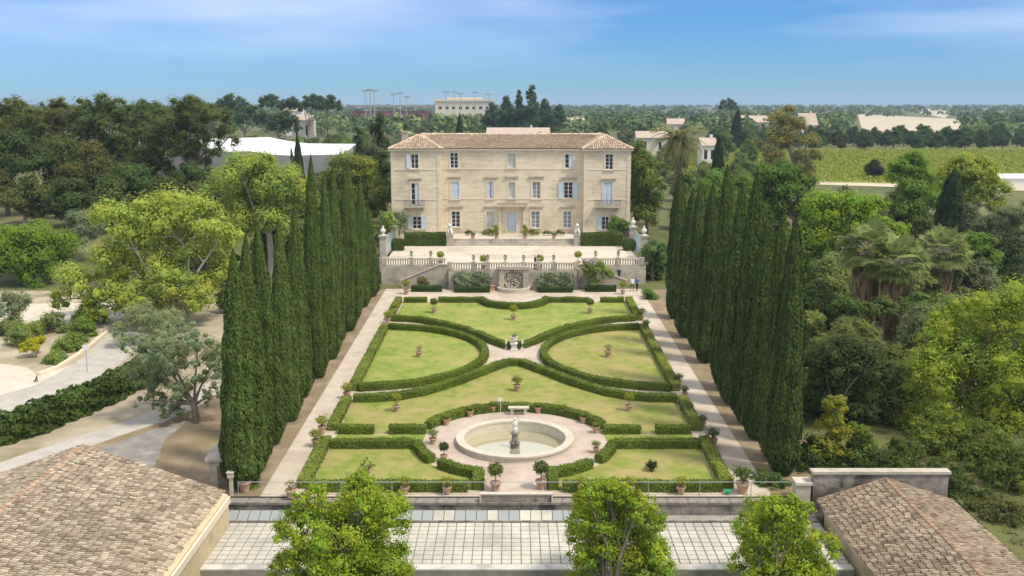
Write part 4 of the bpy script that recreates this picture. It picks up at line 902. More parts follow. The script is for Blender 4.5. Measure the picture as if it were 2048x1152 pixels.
px_tree('courtyard_tree', 'bright leafy young tree beside the brown tiled wing wall', 44, 1570, [(1556, 1035, 46), (1592, 1025, 38), (1568, 1100, 82), (1508, 1070, 38), (1635, 1085, 42), (1505, 1135, 50), (1535, 1012, 24), (1585, 1000, 20), (1570, 1190, 100), (1640, 1150, 40)], 31000, .175, BRI, .20, 63, drop=.4, npuff=34, pr=.26, rag=1.6, tips=True)
# pale broad trees on the car-park side
px_tree('ash_tree', 'broad pale yellow-green tree with forked grey trunk beside the parking', 101, 378, [(322, 432, 58), (395, 440, 56), (255, 450, 50), (205, 430, 34), (300, 500, 62), (388, 510, 62), (230, 520, 50), (448, 470, 40), (165, 560, 48), (235, 590, 46), (310, 575, 50), (440, 540, 42), (120, 600, 24), (345, 610, 44), (285, 635, 34), (415, 590, 40), (200, 610, 34), (345, 560, 44, -3.5), (400, 575, 40, -3.0), (290, 590, 40, -3.0)], 34000, .36, ASH, .42, 71, 'bark_pale', drop=.35, npuff=16, pr=.46)
px_tree('ash_tree', 'pale yellow-green rounded tree rising behind the sunlit cypress row', 128, 545, [(490, 350, 52), (540, 375, 48), (445, 380, 44), (580, 360, 38), (500, 425, 56), (555, 440, 46), (450, 450, 44), (600, 400, 32), (525, 330, 30)], 24000, .42, (.215, .245, .06), .42, 72, 'bark_pale', drop=.35, npuff=16, pr=.46)
px_tree('olive_tree', 'silvery olive tree with short dark trunk on the dirt yard', 70.5, 376, [(330, 690, 60), (395, 700, 52), (285, 735, 50), (350, 755, 58), (425, 740, 38), (300, 800, 34), (345, 815, 30), (430, 790, 26), (265, 690, 28)], 17000, .22, OLV, .24, 73, Wd=.07, npuff=22, pr=.34, rag=1.4, drop=.4)
px_tree('olive_tree', 'grey-green olive tree partly hidden behind the dirt-yard olive', 92, 300, [(262, 640, 34), (300, 650, 30), (330, 640, 30), (240, 660, 22)], 6000, .28, (.185, .20, .11), .2, 74, Wd=.1, rag=1.3)
px_tree('olive_tree', 'small round olive tree standing alone at the gravel parking', 98, 25, [(22, 605, 26), (30, 620, 20), (10, 618, 18)], 3500, .28, (.17, .19, .11), .14, 75, Wd=.1, h0=2.0)
px_tree('broadleaf_tree', 'dense bright green tree at the far edge of the parking', 122, 60, [(60, 500, 60), (110, 500, 36), (20, 520, 45), (80, 545, 40), (-20, 500, 50), (40, 480, 40)], 14000, .42, (.125, .175, .028), .35, 76)
px_tree('olive_tree', 'grey olive tree behind the broad pale parking tree', 135, 150, [(150, 450, 28), (185, 450, 26), (170, 470, 26)], 5000, .36, (.16, .175, .105), .2, 77, Wd=.13)
# big trees on the other flank
px_tree('ash_tree', 'huge yellow-green tree overhanging the brown tiled wing', 69, 1960, [(1985, 650, 70), (2060, 630, 80), (1915, 710, 62), (1990, 740, 75), (2070, 760, 80), (1850, 745, 52), (1870, 830, 62), (1950, 830, 70), (2040, 870, 80), (1830, 840, 40), (1910, 910, 58), (2000, 950, 60), (1845, 905, 40)], 34000, .27, (.19, .215, .034), .45, 81, drop=.3, npuff=16, pr=.46, rag=1.0)
px_tree('holm_oak', 'dark dense evergreen beside the end of the shaded cypress row', 70, 1690, [(1690, 715, 55), (1745, 720, 45), (1650, 745, 42), (1700, 790, 55), (1640, 820, 48), (1760, 790, 48), (1700, 870, 50), (1630, 890, 40), (1770, 870, 45)], 22000, .24, (.062, .078, .028), .3, 82, drop=.3, npuff=18, rag=1.2)
px_tree('young_ash', 'slim yellowish young tree in front of the dark evergreen', 62, 1672, [(1675, 810, 20), (1665, 850, 28), (1690, 870, 22), (1650, 900, 28), (1680, 915, 28)], 5000, .24, (.21, .20, .034), .1, 83)
px_tree('young_ash', 'small green sapling beside the slim yellowish young tree', 61, 1735, [(1728, 868, 18), (1735, 900, 22), (1715, 915, 20)], 2600, .22, (.12, .15, .03), .08, 84)
px_tree('pittosporum', 'rounded grey-green evergreen below the fan palms', 82, 1860, [(1855, 645, 38), (1905, 625, 34), (1945, 615, 28), (1830, 680, 34), (1890, 665, 34)], 9000, .27, (.125, .14, .068), .2, 85, rag=1.2)
px_tree('shrub_tree', 'loose olive-green shrub tree between palms and dark evergreen', 80, 1720, [(1715, 665, 30), (1680, 670, 28), (1750, 690, 30), (1790, 720, 36), (1640, 690, 24)], 7500, .26, (.13, .14, .045), .15, 86, rag=1.3)
px_tree('shrub_tree', 'light green shrub at the foot of the shaded cypress row', 88, 1625, [(1625, 640, 22), (1640, 665, 22), (1618, 670, 18)], 2600, .28, (.16, .17, .055), .1, 87)
px_tree('broadleaf_tree', 'large bright green spreading tree behind the fan palms', 118, 1665, [(1640, 420, 42), (1690, 425, 45), (1740, 430, 40), (1620, 480, 44), (1675, 480, 46), (1735, 480, 42), (1790, 480, 34), (1600, 540, 34), (1650, 540, 36), (1820, 500, 22)], 20000, .42, (.15, .205, .028), .35, 88, npuff=18)
px_tree('broadleaf_tree', 'green tree with darker base behind the slim cypress', 150, 1820, [(1820, 330, 30), (1795, 345, 26), (1850, 350, 30), (1815, 385, 38), (1855, 400, 34), (1800, 420, 30)], 11000, .48, (.125, .18, .032), .3, 89)
px_tree('ash_tree', 'rounded olive-yellow tree beyond the slim cypress', 158, 1940, [(1920, 335, 36), (1960, 340, 34), (1900, 360, 30), (1990, 375, 30), (1940, 385, 40), (1985, 410, 26), (1890, 395, 26)], 13000, .48, (.20, .215, .04), .3, 90, npuff=18)
px_tree('olive_tree', 'wide grey-green olive tree near the clipped hedge line', 132, 2020, [(2015, 440, 34), (2050, 445, 36), (2000, 470, 30), (2040, 480, 34), (2080, 470, 40)], 9000, .38, (.145, .16, .085), .25, 91, Wd=.16)
px_tree('broadleaf_tree', 'round green shrub-like tree behind the second fan palm', 112, 1965, [(1965, 490, 26), (1950, 520, 30), (1980, 520, 24), (1945, 550, 28)], 6000, .38, (.11, .165, .03), .2, 92)
px_tree('holm_oak', 'dense dark-green tree behind the shaded cypress row', 140, 1580, [(1575, 350, 34), (1610, 370, 30), (1550, 385, 30), (1590, 400, 40), (1620, 420, 30), (1540, 420, 30), (1530, 350, 24)], 12000, .44, (.085, .13, .026), .3, 93)
px_tree('broadleaf_tree', 'green tree between date palm and shaded cypress row', 138, 1440, [(1440, 360, 26), (1420, 385, 28), (1480, 375, 26), (1450, 410, 34), (1405, 420, 24)], 8000, .42, (.115, .165, .034), .25, 94)
px_tree('eucalyptus', 'tall loose brownish eucalyptus near the vineyard', 178, 1580, [(1575, 228, 22), (1555, 250, 24), (1600, 250, 22), (1540, 285, 26), (1580, 280, 26), (1615, 285, 24), (1550, 315, 24), (1600, 320, 24), (1630, 310, 16), (1530, 330, 16), (1620, 345, 18)], 12000, .55, (.185, .165, .068), .35, 95, Wd=.18, rag=1.5, npuff=16, pr=.42, bark='bark_pale')
for i, (px, py, r, Y, c, lab) in enumerate(((1650, 915, 42, 61.5, (.055, .075, .022), 'dark bushy shrub behind the pier at the end of the shaded row'), (1740, 925, 45, 60.5, (.05, .07, .022), 'dark leafy shrub behind the grey parapet wall, below the sapling'), (1830, 925, 48, 60, (.075, .095, .024), 'green shrub behind the grey parapet wall under the huge tree'),
        (1930, 985, 50, 57, (.06, .08, .022), 'dark shrub at the outer end of the grey parapet wall'), (2010, 1030, 50, 54, (.10, .10, .035), 'olive-brown bush beside the eaves of the brown tiled wing'), (2060, 950, 60, 58, (.085, .105, .025), 'green bush under the huge yellow-green tree'), (1900, 860, 55, 64, (.12, .14, .026), 'leafy undergrowth bush below the boughs of the huge tree'), (2000, 900, 60, 62, (.11, .13, .026), 'undergrowth bush beside the huge tree trunk'),
        (1800, 770, 45, 74, (.06, .08, .025), 'dark bush in the gap between huge tree and dark evergreen'), (2040, 1110, 50, 51, (.13, .12, .05), 'dry pale bush close to the lower eaves of the brown wing'))):
    px_tree('undergrowth_bush', lab, Y, px, [(px, py, r * .8), (px + r * .8, py + r * .3, r * .65), (px - r * .8, py + r * .3, r * .65), (px, py + r * .8, r * .7)], 4500, .2, c, .08, 150 + i, cat='bush', base_z=-5.2)
for i, (px, py, r, c, lab) in enumerate(((1700, 612, 26, (.08, .11, .03), 'dark rounded shrub at the foot of the silvery fan palm'), (1770, 615, 26, (.11, .13, .045), 'olive shrub between the two skirted fan palms'), (1838, 605, 28, (.10, .135, .04), 'green shrub between the fan palms and the pittosporum'))):
    px_tree('palm_foot_shrub', lab, 87, px, [(px, py, r * .8), (px + r * .7, py + r * .3, r * .7), (px - r * .7, py + r * .3, r * .7)], 2600, .26, c, .08, 190 + i, cat='shrub')
# by the mansion
px_tree('broadleaf_tree', 'dense green tree pressed against the mansion gable near the shaded cypress row', 150, 1290, [(1285, 330, 30), (1300, 365, 32), (1275, 390, 24), (1310, 400, 30), (1290, 430, 30), (1275, 300, 20)], 10000, .45, (.115, .145, .035), .3, 101)
px_tree('broadleaf_tree', 'olive-green tree beside the mansion gable behind the sunlit cypress row', 152, 715, [(690, 330, 34), (735, 345, 34), (755, 385, 30), (700, 390, 36), (665, 360, 26), (740, 420, 30)], 12000, .45, (.155, .165, .04), .3, 102)
px_tree('olive_tree', 'small grey olive bush beside the mansion near the open blue shutters', 143.5, 800, [(795, 440, 17), (800, 455, 14), (785, 452, 12)], 1800, .34, (.14, .165, .085), .15, 103, Wd=.15, base_z=0)
px_tree('laurel_bush', 'round green bush covering part of a mansion ground-floor window', 142.6, 1238, [(1235, 450, 16), (1250, 452, 13), (1228, 458, 12)], 2200, .32, (.10, .15, .03), .15, 104, base_z=0, cat='bush')
px_tree('flowering_bush', 'arching green bush with mauve blossom against the esplanade wall', 117.3, 1197, [(1180, 545, 15), (1200, 540, 17), (1215, 548, 13), (1172, 535, 10), (1190, 565, 12)], 3000, .26, (.15, .185, .05), .08, 105, cat='bush')
px_tree('flowering_bush', 'mauve blossom spilling over the balustrade above the bush', 118.0, 1175, [(1170, 527, 7), (1183, 523, 7), (1195, 530, 6)], 700, .2, (.36, .27, .33), .04, 106, cat='bush')
px_tree('rose_shrub', 'reddish-green shrub against the sunlit-side stair parapet', 118.4, 845, [(840, 562, 9), (852, 565, 8)], 700, .22, (.15, .12, .05), .05, 107, cat='bush')
px_tree('holm_oak', 'dark green tree overhanging the gate near the visitors', 124, 1305, [(1310, 500, 22), (1300, 520, 20), (1312, 545, 22), (1322, 525, 18)], 5000, .36, (.095, .135, .05), .2, 108)
px_tree('laurel_bush', 'low rounded bush at the head of the shaded path', 113, 1300, [(1297, 590, 13), (1305, 595, 12)], 1200, .26, (.11, .16, .035), .08, 109, cat='bush')
px_tree('laurel_bush', 'light green bush by the gate pillar at the sunlit path head', 135, 775, [(772, 440, 16), (785, 450, 12), (768, 460, 14)], 1800, .34, (.16, .2, .05), .1, 110, cat='bush')
px_tree('laurel_bush', 'clipped green bush beside the pier at the shaded path foot', 58.6, 1545, [(1530, 968, 20), (1552, 965, 20), (1570, 975, 16)], 3200, .15, (.075, .115, .028), .06, 111, cat='bush')
px_tree('laurel_bush', 'green shrub between hut and first cypress of the sunlit row', 58.4, 500, [(492, 965, 18), (508, 978, 14)], 2000, .16, (.12, .18, .03), .05, 112, cat='bush')
for i, (px, r, c, lab) in enumerate(((978, 8, (.14, .17, .035), 'leafy green shrub at the mansion foot beside the front door'), (1066, 7, (.20, .20, .05), 'yellowish shrub at the mansion foot on the other side of the door'), (938, 5, (.15, .15, .07), 'low greyish plants along the mansion plinth under a dark window'), (1095, 5, (.16, .16, .07), 'low plants along the mansion plinth under a pale window'), (1120, 5, (.14, .14, .06), 'low plants along the mansion plinth near the hedge'))):
    px_tree('foot_shrub', lab, 145.4, px, [(px, 464, r), (px + r * 1.2, 466, r * .7), (px - r * 1.2, 466, r * .7)], 500, .26, c, .05, 170 + i, cat='shrub', base_z=0, deep=False)
for i, (px, r, lab) in enumerate(((990, 7, 'upright yellow-green bush in front of the door pilaster'), (1050, 6, 'upright pale bush flanking the front door'))):
    px_tree('door_bush', lab, 144.6, px, [(px, 455, r), (px, 463, r * .9), (px + 3, 459, r * .7)], 500, .22, (.21, .21, .05), .05, 180 + i, cat='bush', base_z=0, deep=False)
# shrubs of the planted bank by the roads
for i, (px, py, r, Y, c, lab) in enumerate(((40, 672, 26, 92, (.15, .17, .05), 'mixed green shrub clump on the bank under the small olive'), (95, 650, 26, 97, (.14, .165, .06), 'grey-green shrub on the bank by the upper road'), (135, 690, 22, 90, (.15, .19, .045), 'light green shrub near the kerb of the upper road'),
                                   (165, 655, 22, 96, (.13, .175, .04), 'green shrub at the top of the road kerb'), (60, 690, 14, 88, (.28, .25, .02), 'yellow flowering shrub on the planted bank'), (105, 722, 18, 86, (.15, .18, .05), 'low spreading shrub at the lower kerb end'), (10, 655, 22, 96, (.16, .17, .07), 'dry grassy shrub clump on the bank edge'),
                                   (180, 625, 26, 101, (.145, .18, .04), 'leafy shrub under the drooping pale tree boughs'), (55, 800, 18, 80.5, (.15, .165, .10), 'grey lavender-like bush above the dark leafy hedge'))):
    px_tree('bank_shrub', lab, Y, px, [(px, py, r), (px + r * .8, py + r * .35, r * .7), (px - r * .8, py + r * .4, r * .7)], 2600, .24, c, .06, 120 + i, cat='shrub')
# leafy hedge following the lower road
hp = [G(*p) for p in ((-60, 905), (0, 885), (60, 868), (115, 845), (165, 825), (215, 803), (250, 785), (290, 765), (330, 745))]
for (a, b, lab) in ((0, 4, 'overgrown dark green hedge beside the lower road, end by the tiled wing'), (4, 9, 'overgrown dark green hedge beside the lower road, end by the olive tree')):
    hedge(lab, hp[a:b + (0 if b == 9 else 1)], wd=1.8, ht=1.9, color=(.068, .105, .022), leaf=.22, dens=75, name='leafy_hedge', lump=.22)
gh = [atZ(px, py, -2.0)[:2] for px, py in ((1985, 516), (2080, 516))]
hedge('low dark clipped hedge line beside the wide olive tree', gh, wd=1.0, ht=.9, z=H(70, gh[0][1]), color=(.05, .08, .022), leaf=.2, dens=60)

# ------------------------------------------------------------------ cypresses
def cypress_proto(seed, h=15.0, rad=1.15, n=24000, pw=(1.9, .72)):
    rng = np.random.default_rng(seed); t = empty('cypress', (0, 0, 0), 'x', 'cypress')
    prof = lambda q: rad * np.clip((q + .02) / .10, 0, 1) ** .5 * (1 - q ** pw[0]) ** pw[1]
    ph = rng.uniform(0, 6.28, 6)
    def lump(q, a): return 1 + .07 * np.sin(3 * a + ph[0] + 5 * q) + .05 * np.sin(7 * a + ph[1] - 9 * q) + .05 * np.sin(q * 31 + ph[2] + a) + .035 * np.sin(q * 57 + 2 * a + ph[3])
    q = rng.random(n * 2); ok = rng.random(n * 2) < prof(q) / rad + .08; q = q[ok][:n]; m = len(q); a = rng.uniform(0, 2 * math.pi, m)
    r = prof(q) * lump(q, a) * (1 - .3 * rng.random(m) ** 2); bend = .25 * np.sin(q * 2.2 + ph[4]) * q
    P = np.stack([r * np.cos(a) + bend, r * np.sin(a), q * h + .15], 1); nn = unit(np.stack([np.cos(a), np.sin(a), np.full(m, .25)], 1) + rng.normal(size=(m, 3)) * .33)
    strand = 1 + .16 * np.sin(a * 11 + ph[5] + np.sin(q * 9) * 1.5); T = vary(m, rng, .22, .12) * strand[:, None]
    Q = leaves(P, nn, .27, .09, rng, (0, 0, 1)); k = 12; zs = np.linspace(0.01, .985, 22); core = []
    for i in range(21):
        for j in range(k):
            def c(zq, jj): an = 2 * math.pi * jj / k; rr_ = prof(zq) * .86; return (rr_ * math.cos(an) + .25 * math.sin(zq * 2.2 + ph[4]) * zq, rr_ * math.sin(an), zq * h + .15)
            core.append([c(zs[i], j), c(zs[i], j + 1), c(zs[i + 1], j + 1), c(zs[i + 1], j)])
    MB().tube([(0, 0, -.4), (0, 0, 1.2)], [.2, .16], 8).build('trunk', 'bark', t)
    link('crown', quad_mesh('crown', np.concatenate([Q, core]), np.concatenate([T, np.full((len(core), 3), .7)]), 'leaf_solid'), t, color=(.048, .072, .022)); return t
cps = [cypress_proto(200 + i, 15.0, 1.15, pw=((1.7, .72), (1.9, .78), (2.7, .72), (2.4, .66))[i]) for i in range(4)]; cu = [0, set()]; cr = random.Random(17)
def cypress(x, y, ztop, w_, label, group, color):
    z = H(x, y); h = ztop - z; k = cu[0] % 2 + (2 if x > 0 else 0); p = cps[k]; sc = (w_ / 1.15, w_ / 1.15, h / 15.2)
    if k not in cu[1]:
        cu[1].add(k); p.location = (x, y, z); p.scale = sc; p.rotation_euler = (cr.gauss(0, .008), cr.gauss(0, .008), cr.uniform(0, 6.28)); setp(p, label, 'cypress', group)
        for c in p.children:
            if c.name.startswith('crown'): c.color = (*color, 1)
    else:
        f = cr.uniform(.86, 1.14); c = copy_tree(p, (x, y, z), sc, cr.uniform(0, 6.28), label, 'cypress', group, tuple(v * f for v in color)); c.rotation_euler.x = cr.gauss(0, .012); c.rotation_euler.y = cr.gauss(0, .012)
    cu[0] += 1
ORD = 'first second third fourth fifth sixth seventh eighth ninth tenth eleventh twelfth thirteenth fourteenth fifteenth sixteenth'.split()
for i, (px, py) in enumerate(((461, 496), (487, 466), (524, 445), (560, 436), (594, 413), (622, 310), (648, 350), (668, 322), (688, 347), (707, 319), (722, 352), (736, 412))):
    d = 16.6 * F / (1024 - px); Y = d * .992; zt = atY(px, py, Y)[2]
    cypress(-16.6 + cr.uniform(-.25, .25), Y, zt, cr.uniform(.95, 1.15) if px > 470 else 1.3, f'{ORD[i]} cypress of the sunlit path row, counted from the small stone hut', 'cypresses along the sunlit path', (.085, .125, .027))
for i, (px, py) in enumerate(((1356, 332), (1383, 378), (1401, 364), (1421, 366), (1460, 328), (1483, 372), (1512, 338), (1536, 420), (1566, 426), (1591, 438))):
    d = 17.3 * F / (px - 1024); Y = d * .992; zt = atY(px, py, Y)[2]
    cypress(17.3 + cr.uniform(-.2, .2), Y, zt, cr.uniform(1.0, 1.2), f'{ORD[i]} cypress of the shaded path row, counted from the mansion end', 'cypresses along the shaded path', (.075, .108, .028))
for px, py, Y, w_, lab in ((1908, 335, 135, 2.0, 'broad dark solitary cypress behind the fan palms'), (1437, 272, 205, 1.5, 'solitary slim cypress at the vineyard edge by the date palm'), (596, 268, 160, 1.2, 'slim cypress before the white roof behind the pale tree'), (585, 295, 158, .8, 'short slim cypress before the white roof'), (918, 226, 330, 1.8, 'distant slim cypress above the mansion roof'), (1475, 218, 420, 2.4, 'distant cypress between village roofs')):
    p = atY(px, py, Y); cypress(p[0], Y, p[2], w_, lab, None, (.04, .06, .024))

# ------------------------------------------------------------------ palms
def fan_palm(label, px, py_top, Y, base_py, cr_, skirt, seed):
    rng = np.random.default_rng(seed); X, _, zc = atY(px, py_top, Y); z0 = H(X, Y); hc = zc - z0 - cr_ * .75
    t = empty('fan_palm', (X, Y, z0), label, 'palm'); MB().tube([(0, 0, -.3), (.05, 0, hc * .5), (0, 0, hc)], [.42, .34, .30], 10).build('trunk', 'bark', t)
    Q = []; T = []; m = MB()
    for i in range(58):
        a = i * 2.39996; e = math.asin(-.55 + 1.52 * (i + .5) / 58) + rng.normal() * .08; d = np.array((math.cos(a) * math.cos(e), math.sin(a) * math.cos(e), math.sin(e)))
        c = np.array((0, 0, hc)) + d * cr_ * rng.uniform(.42, .68); m.tube([(0, 0, hc), tuple(c)], [.03, .02], 4)
        up = np.array((0, 0, 1.)); s = unit(np.cross(d, up) + 1e-6); v = np.cross(s, d); br = rng.uniform(.65, 1.3); pale = rng.random() < .35
        for k in range(15):
            f = -1.25 + 2.5 * k / 14; dr = d * math.cos(f) + s * math.sin(f); L = cr_ * .52 * rng.uniform(.85, 1.1); tip = c + dr * L - up * L * (.15 + .3 * abs(f) / 1.25); midp = c + dr * L * .55; wv = np.cross(dr, v) * .0 + unit(np.cross(dr, v)) * .10
            Q.append([c, midp + wv, tip, midp - wv]); T.append(np.array((1.35, 1.3, 1.5) if pale else (1, 1, 1)) * br)
    m.build('leaf_stalks', 'bark_pale', t); link('fronds', quad_mesh('fronds', Q, T, 'leaf'), t, color=(.255, .31, .095))
    Q = []; T = []
    for i in range(int(1000 * skirt)):
        a = rng.uniform(0, 6.28); zz = hc - rng.random() ** 1.3 * hc * .72 * skirt - .1; r = .42 + (cr_ * .26) * (1 - (hc - zz) / (hc * .85)) + rng.normal() * .12; L = rng.uniform(1.0, 1.9)
        p = np.array((math.cos(a) * r, math.sin(a) * r, zz)); s = np.array((-math.sin(a), math.cos(a), 0)) * .13; o = np.array((math.cos(a), math.sin(a), 0)) * .15
        Q.append([p + o * .5, p - (0, 0, L * .5) + s + o, p - (0, 0, L), p - (0, 0, L * .5) - s + o]); T.append(np.array((1, .95, .9)) * rng.uniform(.6, 1.35))
    link('dead_leaf_skirt', quad_mesh('dead_leaf_skirt', Q, T, 'leaf'), t, color=(.50, .385, .23)); return t
fan_palm('fan palm with silvery fronds and long brown leaf skirt', 1740, 452, 93, 0, 3.1, 1.0, 301)
fan_palm('fan palm with brown leaf skirt standing close beside its silvery twin', 1800, 480, 90, 0, 2.9, 1.0, 302)
fan_palm('greener fan palm with short skirt by the round green tree', 1888, 462, 104, 0, 3.0, .75, 303)
def date_palm(label, px, py, Y, L, seed):
    rng = np.random.default_rng(seed); X, _, zc = atY(px, py, Y); z0 = H(X, Y); hc = zc - z0 - L * .35
    t = empty('date_palm', (X, Y, z0), label, 'palm'); MB().tube([(0, 0, -.3), (0, 0, hc)], [.55, .48], 10).build('trunk', 'bark', t); Q = []; T = []
    for i in range(100):
        a = rng.uniform(0, 6.28); e = rng.uniform(-.45, 1.35); d = np.array((math.cos(a), math.sin(a), 0)); s = np.array((-math.sin(a), math.cos(a), 0)); pts = []
        for k in range(11): q = k / 10; ang = e - 1.5 * q; pts.append((0 if k == 0 else pts[-1]) + (d * math.cos(ang) + np.array((0, 0, math.sin(ang)))) * L / 10 if k else np.array((0, 0, hc)))
        br = rng.uniform(.7, 1.25)
        for k in range(1, 11):
            for f in (.0, .5):
                p = pts[k - 1] * (1 - f) + pts[k] * f; ax = unit(pts[k] - pts[k - 1]); ll = .75 * math.sin(math.pi * (.15 + .8 * k / 10))
                for sg in (-1, 1): tip = p + s * sg * ll + ax * .35 - np.array((0, 0, .22)); wv = ax * .10; Q.append([p, (p + tip) / 2 + wv, tip, (p + tip) / 2 - wv]); T.append(np.ones(3) * br)
    link('fronds', quad_mesh('fronds', Q, T, 'leaf'), t, color=(.27, .27, .11)); return t
date_palm('date palm with arching feathery crown beside the mansion', 1358, 256, 160, 5.3, 311)
# ------------------------------------------------------------------ pine wood and background trees
def pine_lobes(cx, top, w_, k=1.0): return [(cx - w_ * .28, top + w_ * .34, w_ * .27), (cx + w_ * .27, top + w_ * .36, w_ * .26), (cx, top + w_ * .24, w_ * .25), (cx + w_ * .02, top + w_ * .5, w_ * .26), (cx - w_ * .42, top + w_ * .56, w_ * .18), (cx + w_ * .43, top + w_ * .58, w_ * .17), (cx - w_ * .2, top + w_ * .68, w_ * .2), (cx + w_ * .22, top + w_ * .7, w_ * .18), (cx, top + w_ * .78, w_ * .2)]
px_tree('umbrella_pine', 'wide umbrella pine with tall visible trunk before the grey-walled warehouse', 178, 397, pine_lobes(385, 182, 165), 17000, .6, PINE, .5, 401, Wd=.22, flat=.7, h0=9, npuff=18, pr=.36, cat='pine')
GP = 'pines of the wood beyond the parking'; gp = 'tall umbrella pine in the dense wood beyond the parking'
for i, (px, top, w_, Y) in enumerate(((222, 180, 150, 188), (30, 188, 130, 190), (120, 193, 120, 200), (300, 195, 110, 205), (-60, 190, 140, 195))):
    px_tree('umbrella_pine', gp, Y, px, pine_lobes(px, top, w_) + [(px - w_ * .3, top + w_ * .95, w_ * .25), (px + w_ * .3, top + w_ * .95, w_ * .25), (px, top + w_ * 1.1, w_ * .25)], 13000, .62, (.082 + .010 * (i % 3), .100, .031), .45, 410 + i, Wd=.24, flat=.75, h0=9, npuff=18, pr=.36, cat='pine', group=GP)
GU = 'evergreen oaks under the pines'; gu = 'dark evergreen oak at the foot of the pine wood'
for i, (px, py, r, Y) in enumerate(((30, 300, 55, 176), (110, 310, 60, 178), (190, 330, 60, 172), (265, 360, 52, 166), (330, 385, 45, 160), (60, 385, 48, 162), (150, 390, 50, 160), (230, 400, 45, 156), (-40, 350, 60, 170), (375, 350, 36, 172), (300, 320, 40, 182), (395, 390, 34, 165))):
    px_tree('holm_oak', gu, Y, px, [(px, py, r * .75), (px + r * .55, py + r * .4, r * .6), (px - r * .55, py + r * .4, r * .6), (px, py + r * .8, r * .6)], 5500, .6, (.062 + .012 * (i % 3), .082 + .008 * (i % 2), .026), .35, 430 + i, group=GU, deep=False)
# tall dark conifers by the mansion
def cone_lobes(px, top, bot, w_, n=7): return [(px + (8 * (-1) ** i) * (.3 + i / n) * w_ / 60, top + (bot - top) * (i + .6) / n, w_ * (.20 + .34 * i / n)) for i in range(n)]
px_tree('cedar', 'tall dark cedar beside the mansion roof corner', 176, 757, cone_lobes(757, 222, 400, 62), 9000, .55, (.052, .068, .032), .35, 451, Wd=.2, deep=False, pr=.5, cat='conifer', h0=8)
px_tree('cedar', 'smaller dark conifer next to the tall cedar', 180, 717, cone_lobes(717, 252, 380, 40), 5000, .55, (.055, .075, .033), .3, 452, Wd=.2, deep=False, pr=.5, cat='conifer', h0=6)
GC = 'tall conifers of the distant clump'; gc = 'tall blue-green conifer in the distant clump behind the mansion ridge'
for i, (px, top, bot, w_) in enumerate(((1063, 168, 250, 34), (1038, 176, 250, 22), (1012, 190, 252, 34), (1090, 196, 250, 36), (985, 205, 252, 34), (1118, 208, 250, 30))):
    px_tree('conifer', gc, 450 + 6 * i, px, cone_lobes(px, top + 4, bot, w_, 10), 3200, 1.3, (.055, .085, .045), .4, 460 + i, Wd=.7, deep=False, pr=.5, cat='conifer', group=GC)
GF = 'far umbrella pines on the skyline'; gf = 'far dark umbrella pine standing above the skyline'
for i, (px, top, w_, Y) in enumerate(((465, 186, 60, 430), (540, 188, 40, 440), (583, 193, 42, 450), (628, 188, 44, 455), (660, 190, 46, 460), (505, 208, 60, 400), (570, 220, 60, 380), (1457, 196, 34, 700), (440, 200, 40, 460))):
    px_tree('umbrella_pine', gf, Y, px, pine_lobes(px, top, w_)[:6], 1600, 1.2, (.055, .08, .035), .4, 480 + i, Wd=.7, deep=False, cat='pine', group=GF, h0=9)
# generic broadleaf prototypes, copied
def gen_proto(seed, n, h, wd, L):
    rr_ = random.Random(seed); lobes = []
    for i in range(7):
        a = i * 2.4 + rr_.random(); q = .15 + .55 * rr_.random(); lobes.append((math.cos(a) * wd * q, math.sin(a) * wd * q, h * (.26 + .38 * rr_.random()), wd * .48, wd * .48, h * .26))
    lobes.append((0, 0, h * .74, wd * .5, wd * .5, h * .25))
    return tree('broadleaf_tree', 'x', 'tree', (0, 0, 0), lobes, int(n * 2), L * .72, L * .5, MID, .28, seed, h0=h * .2)
pr_ = [gen_proto(500 + i, 3200, 8.0, 3.6 + .4 * (i % 3), .55) for i in range(5)]; pu = [0]; br = random.Random(77)
def put(x, y, h, w_, label, group, color):
    p = pr_[pu[0] % 5]; sc = (w_ / 3.9, w_ / 3.9, h / 8.0); z = H(x, y)
    if pu[0] < 5:
        p.location = (x, y, z); p.scale = sc; setp(p, label, 'tree', group)
        for c in p.children:
            if c.name.startswith('crown'): c.color = (*color, 1)
    else: copy_tree(p, (x, y, z), sc, br.uniform(0, 6.28), label, 'tree', group, color)
    pu[0] += 1
def rc():
    k = br.random()
    b = (.10, .135, .036) if k < .35 else (.14, .17, .05) if k < .6 else (.125, .14, .065) if k < .8 else (.065, .09, .032)
    f = br.uniform(1.35, 2.0); return tuple(c * f for c in b)
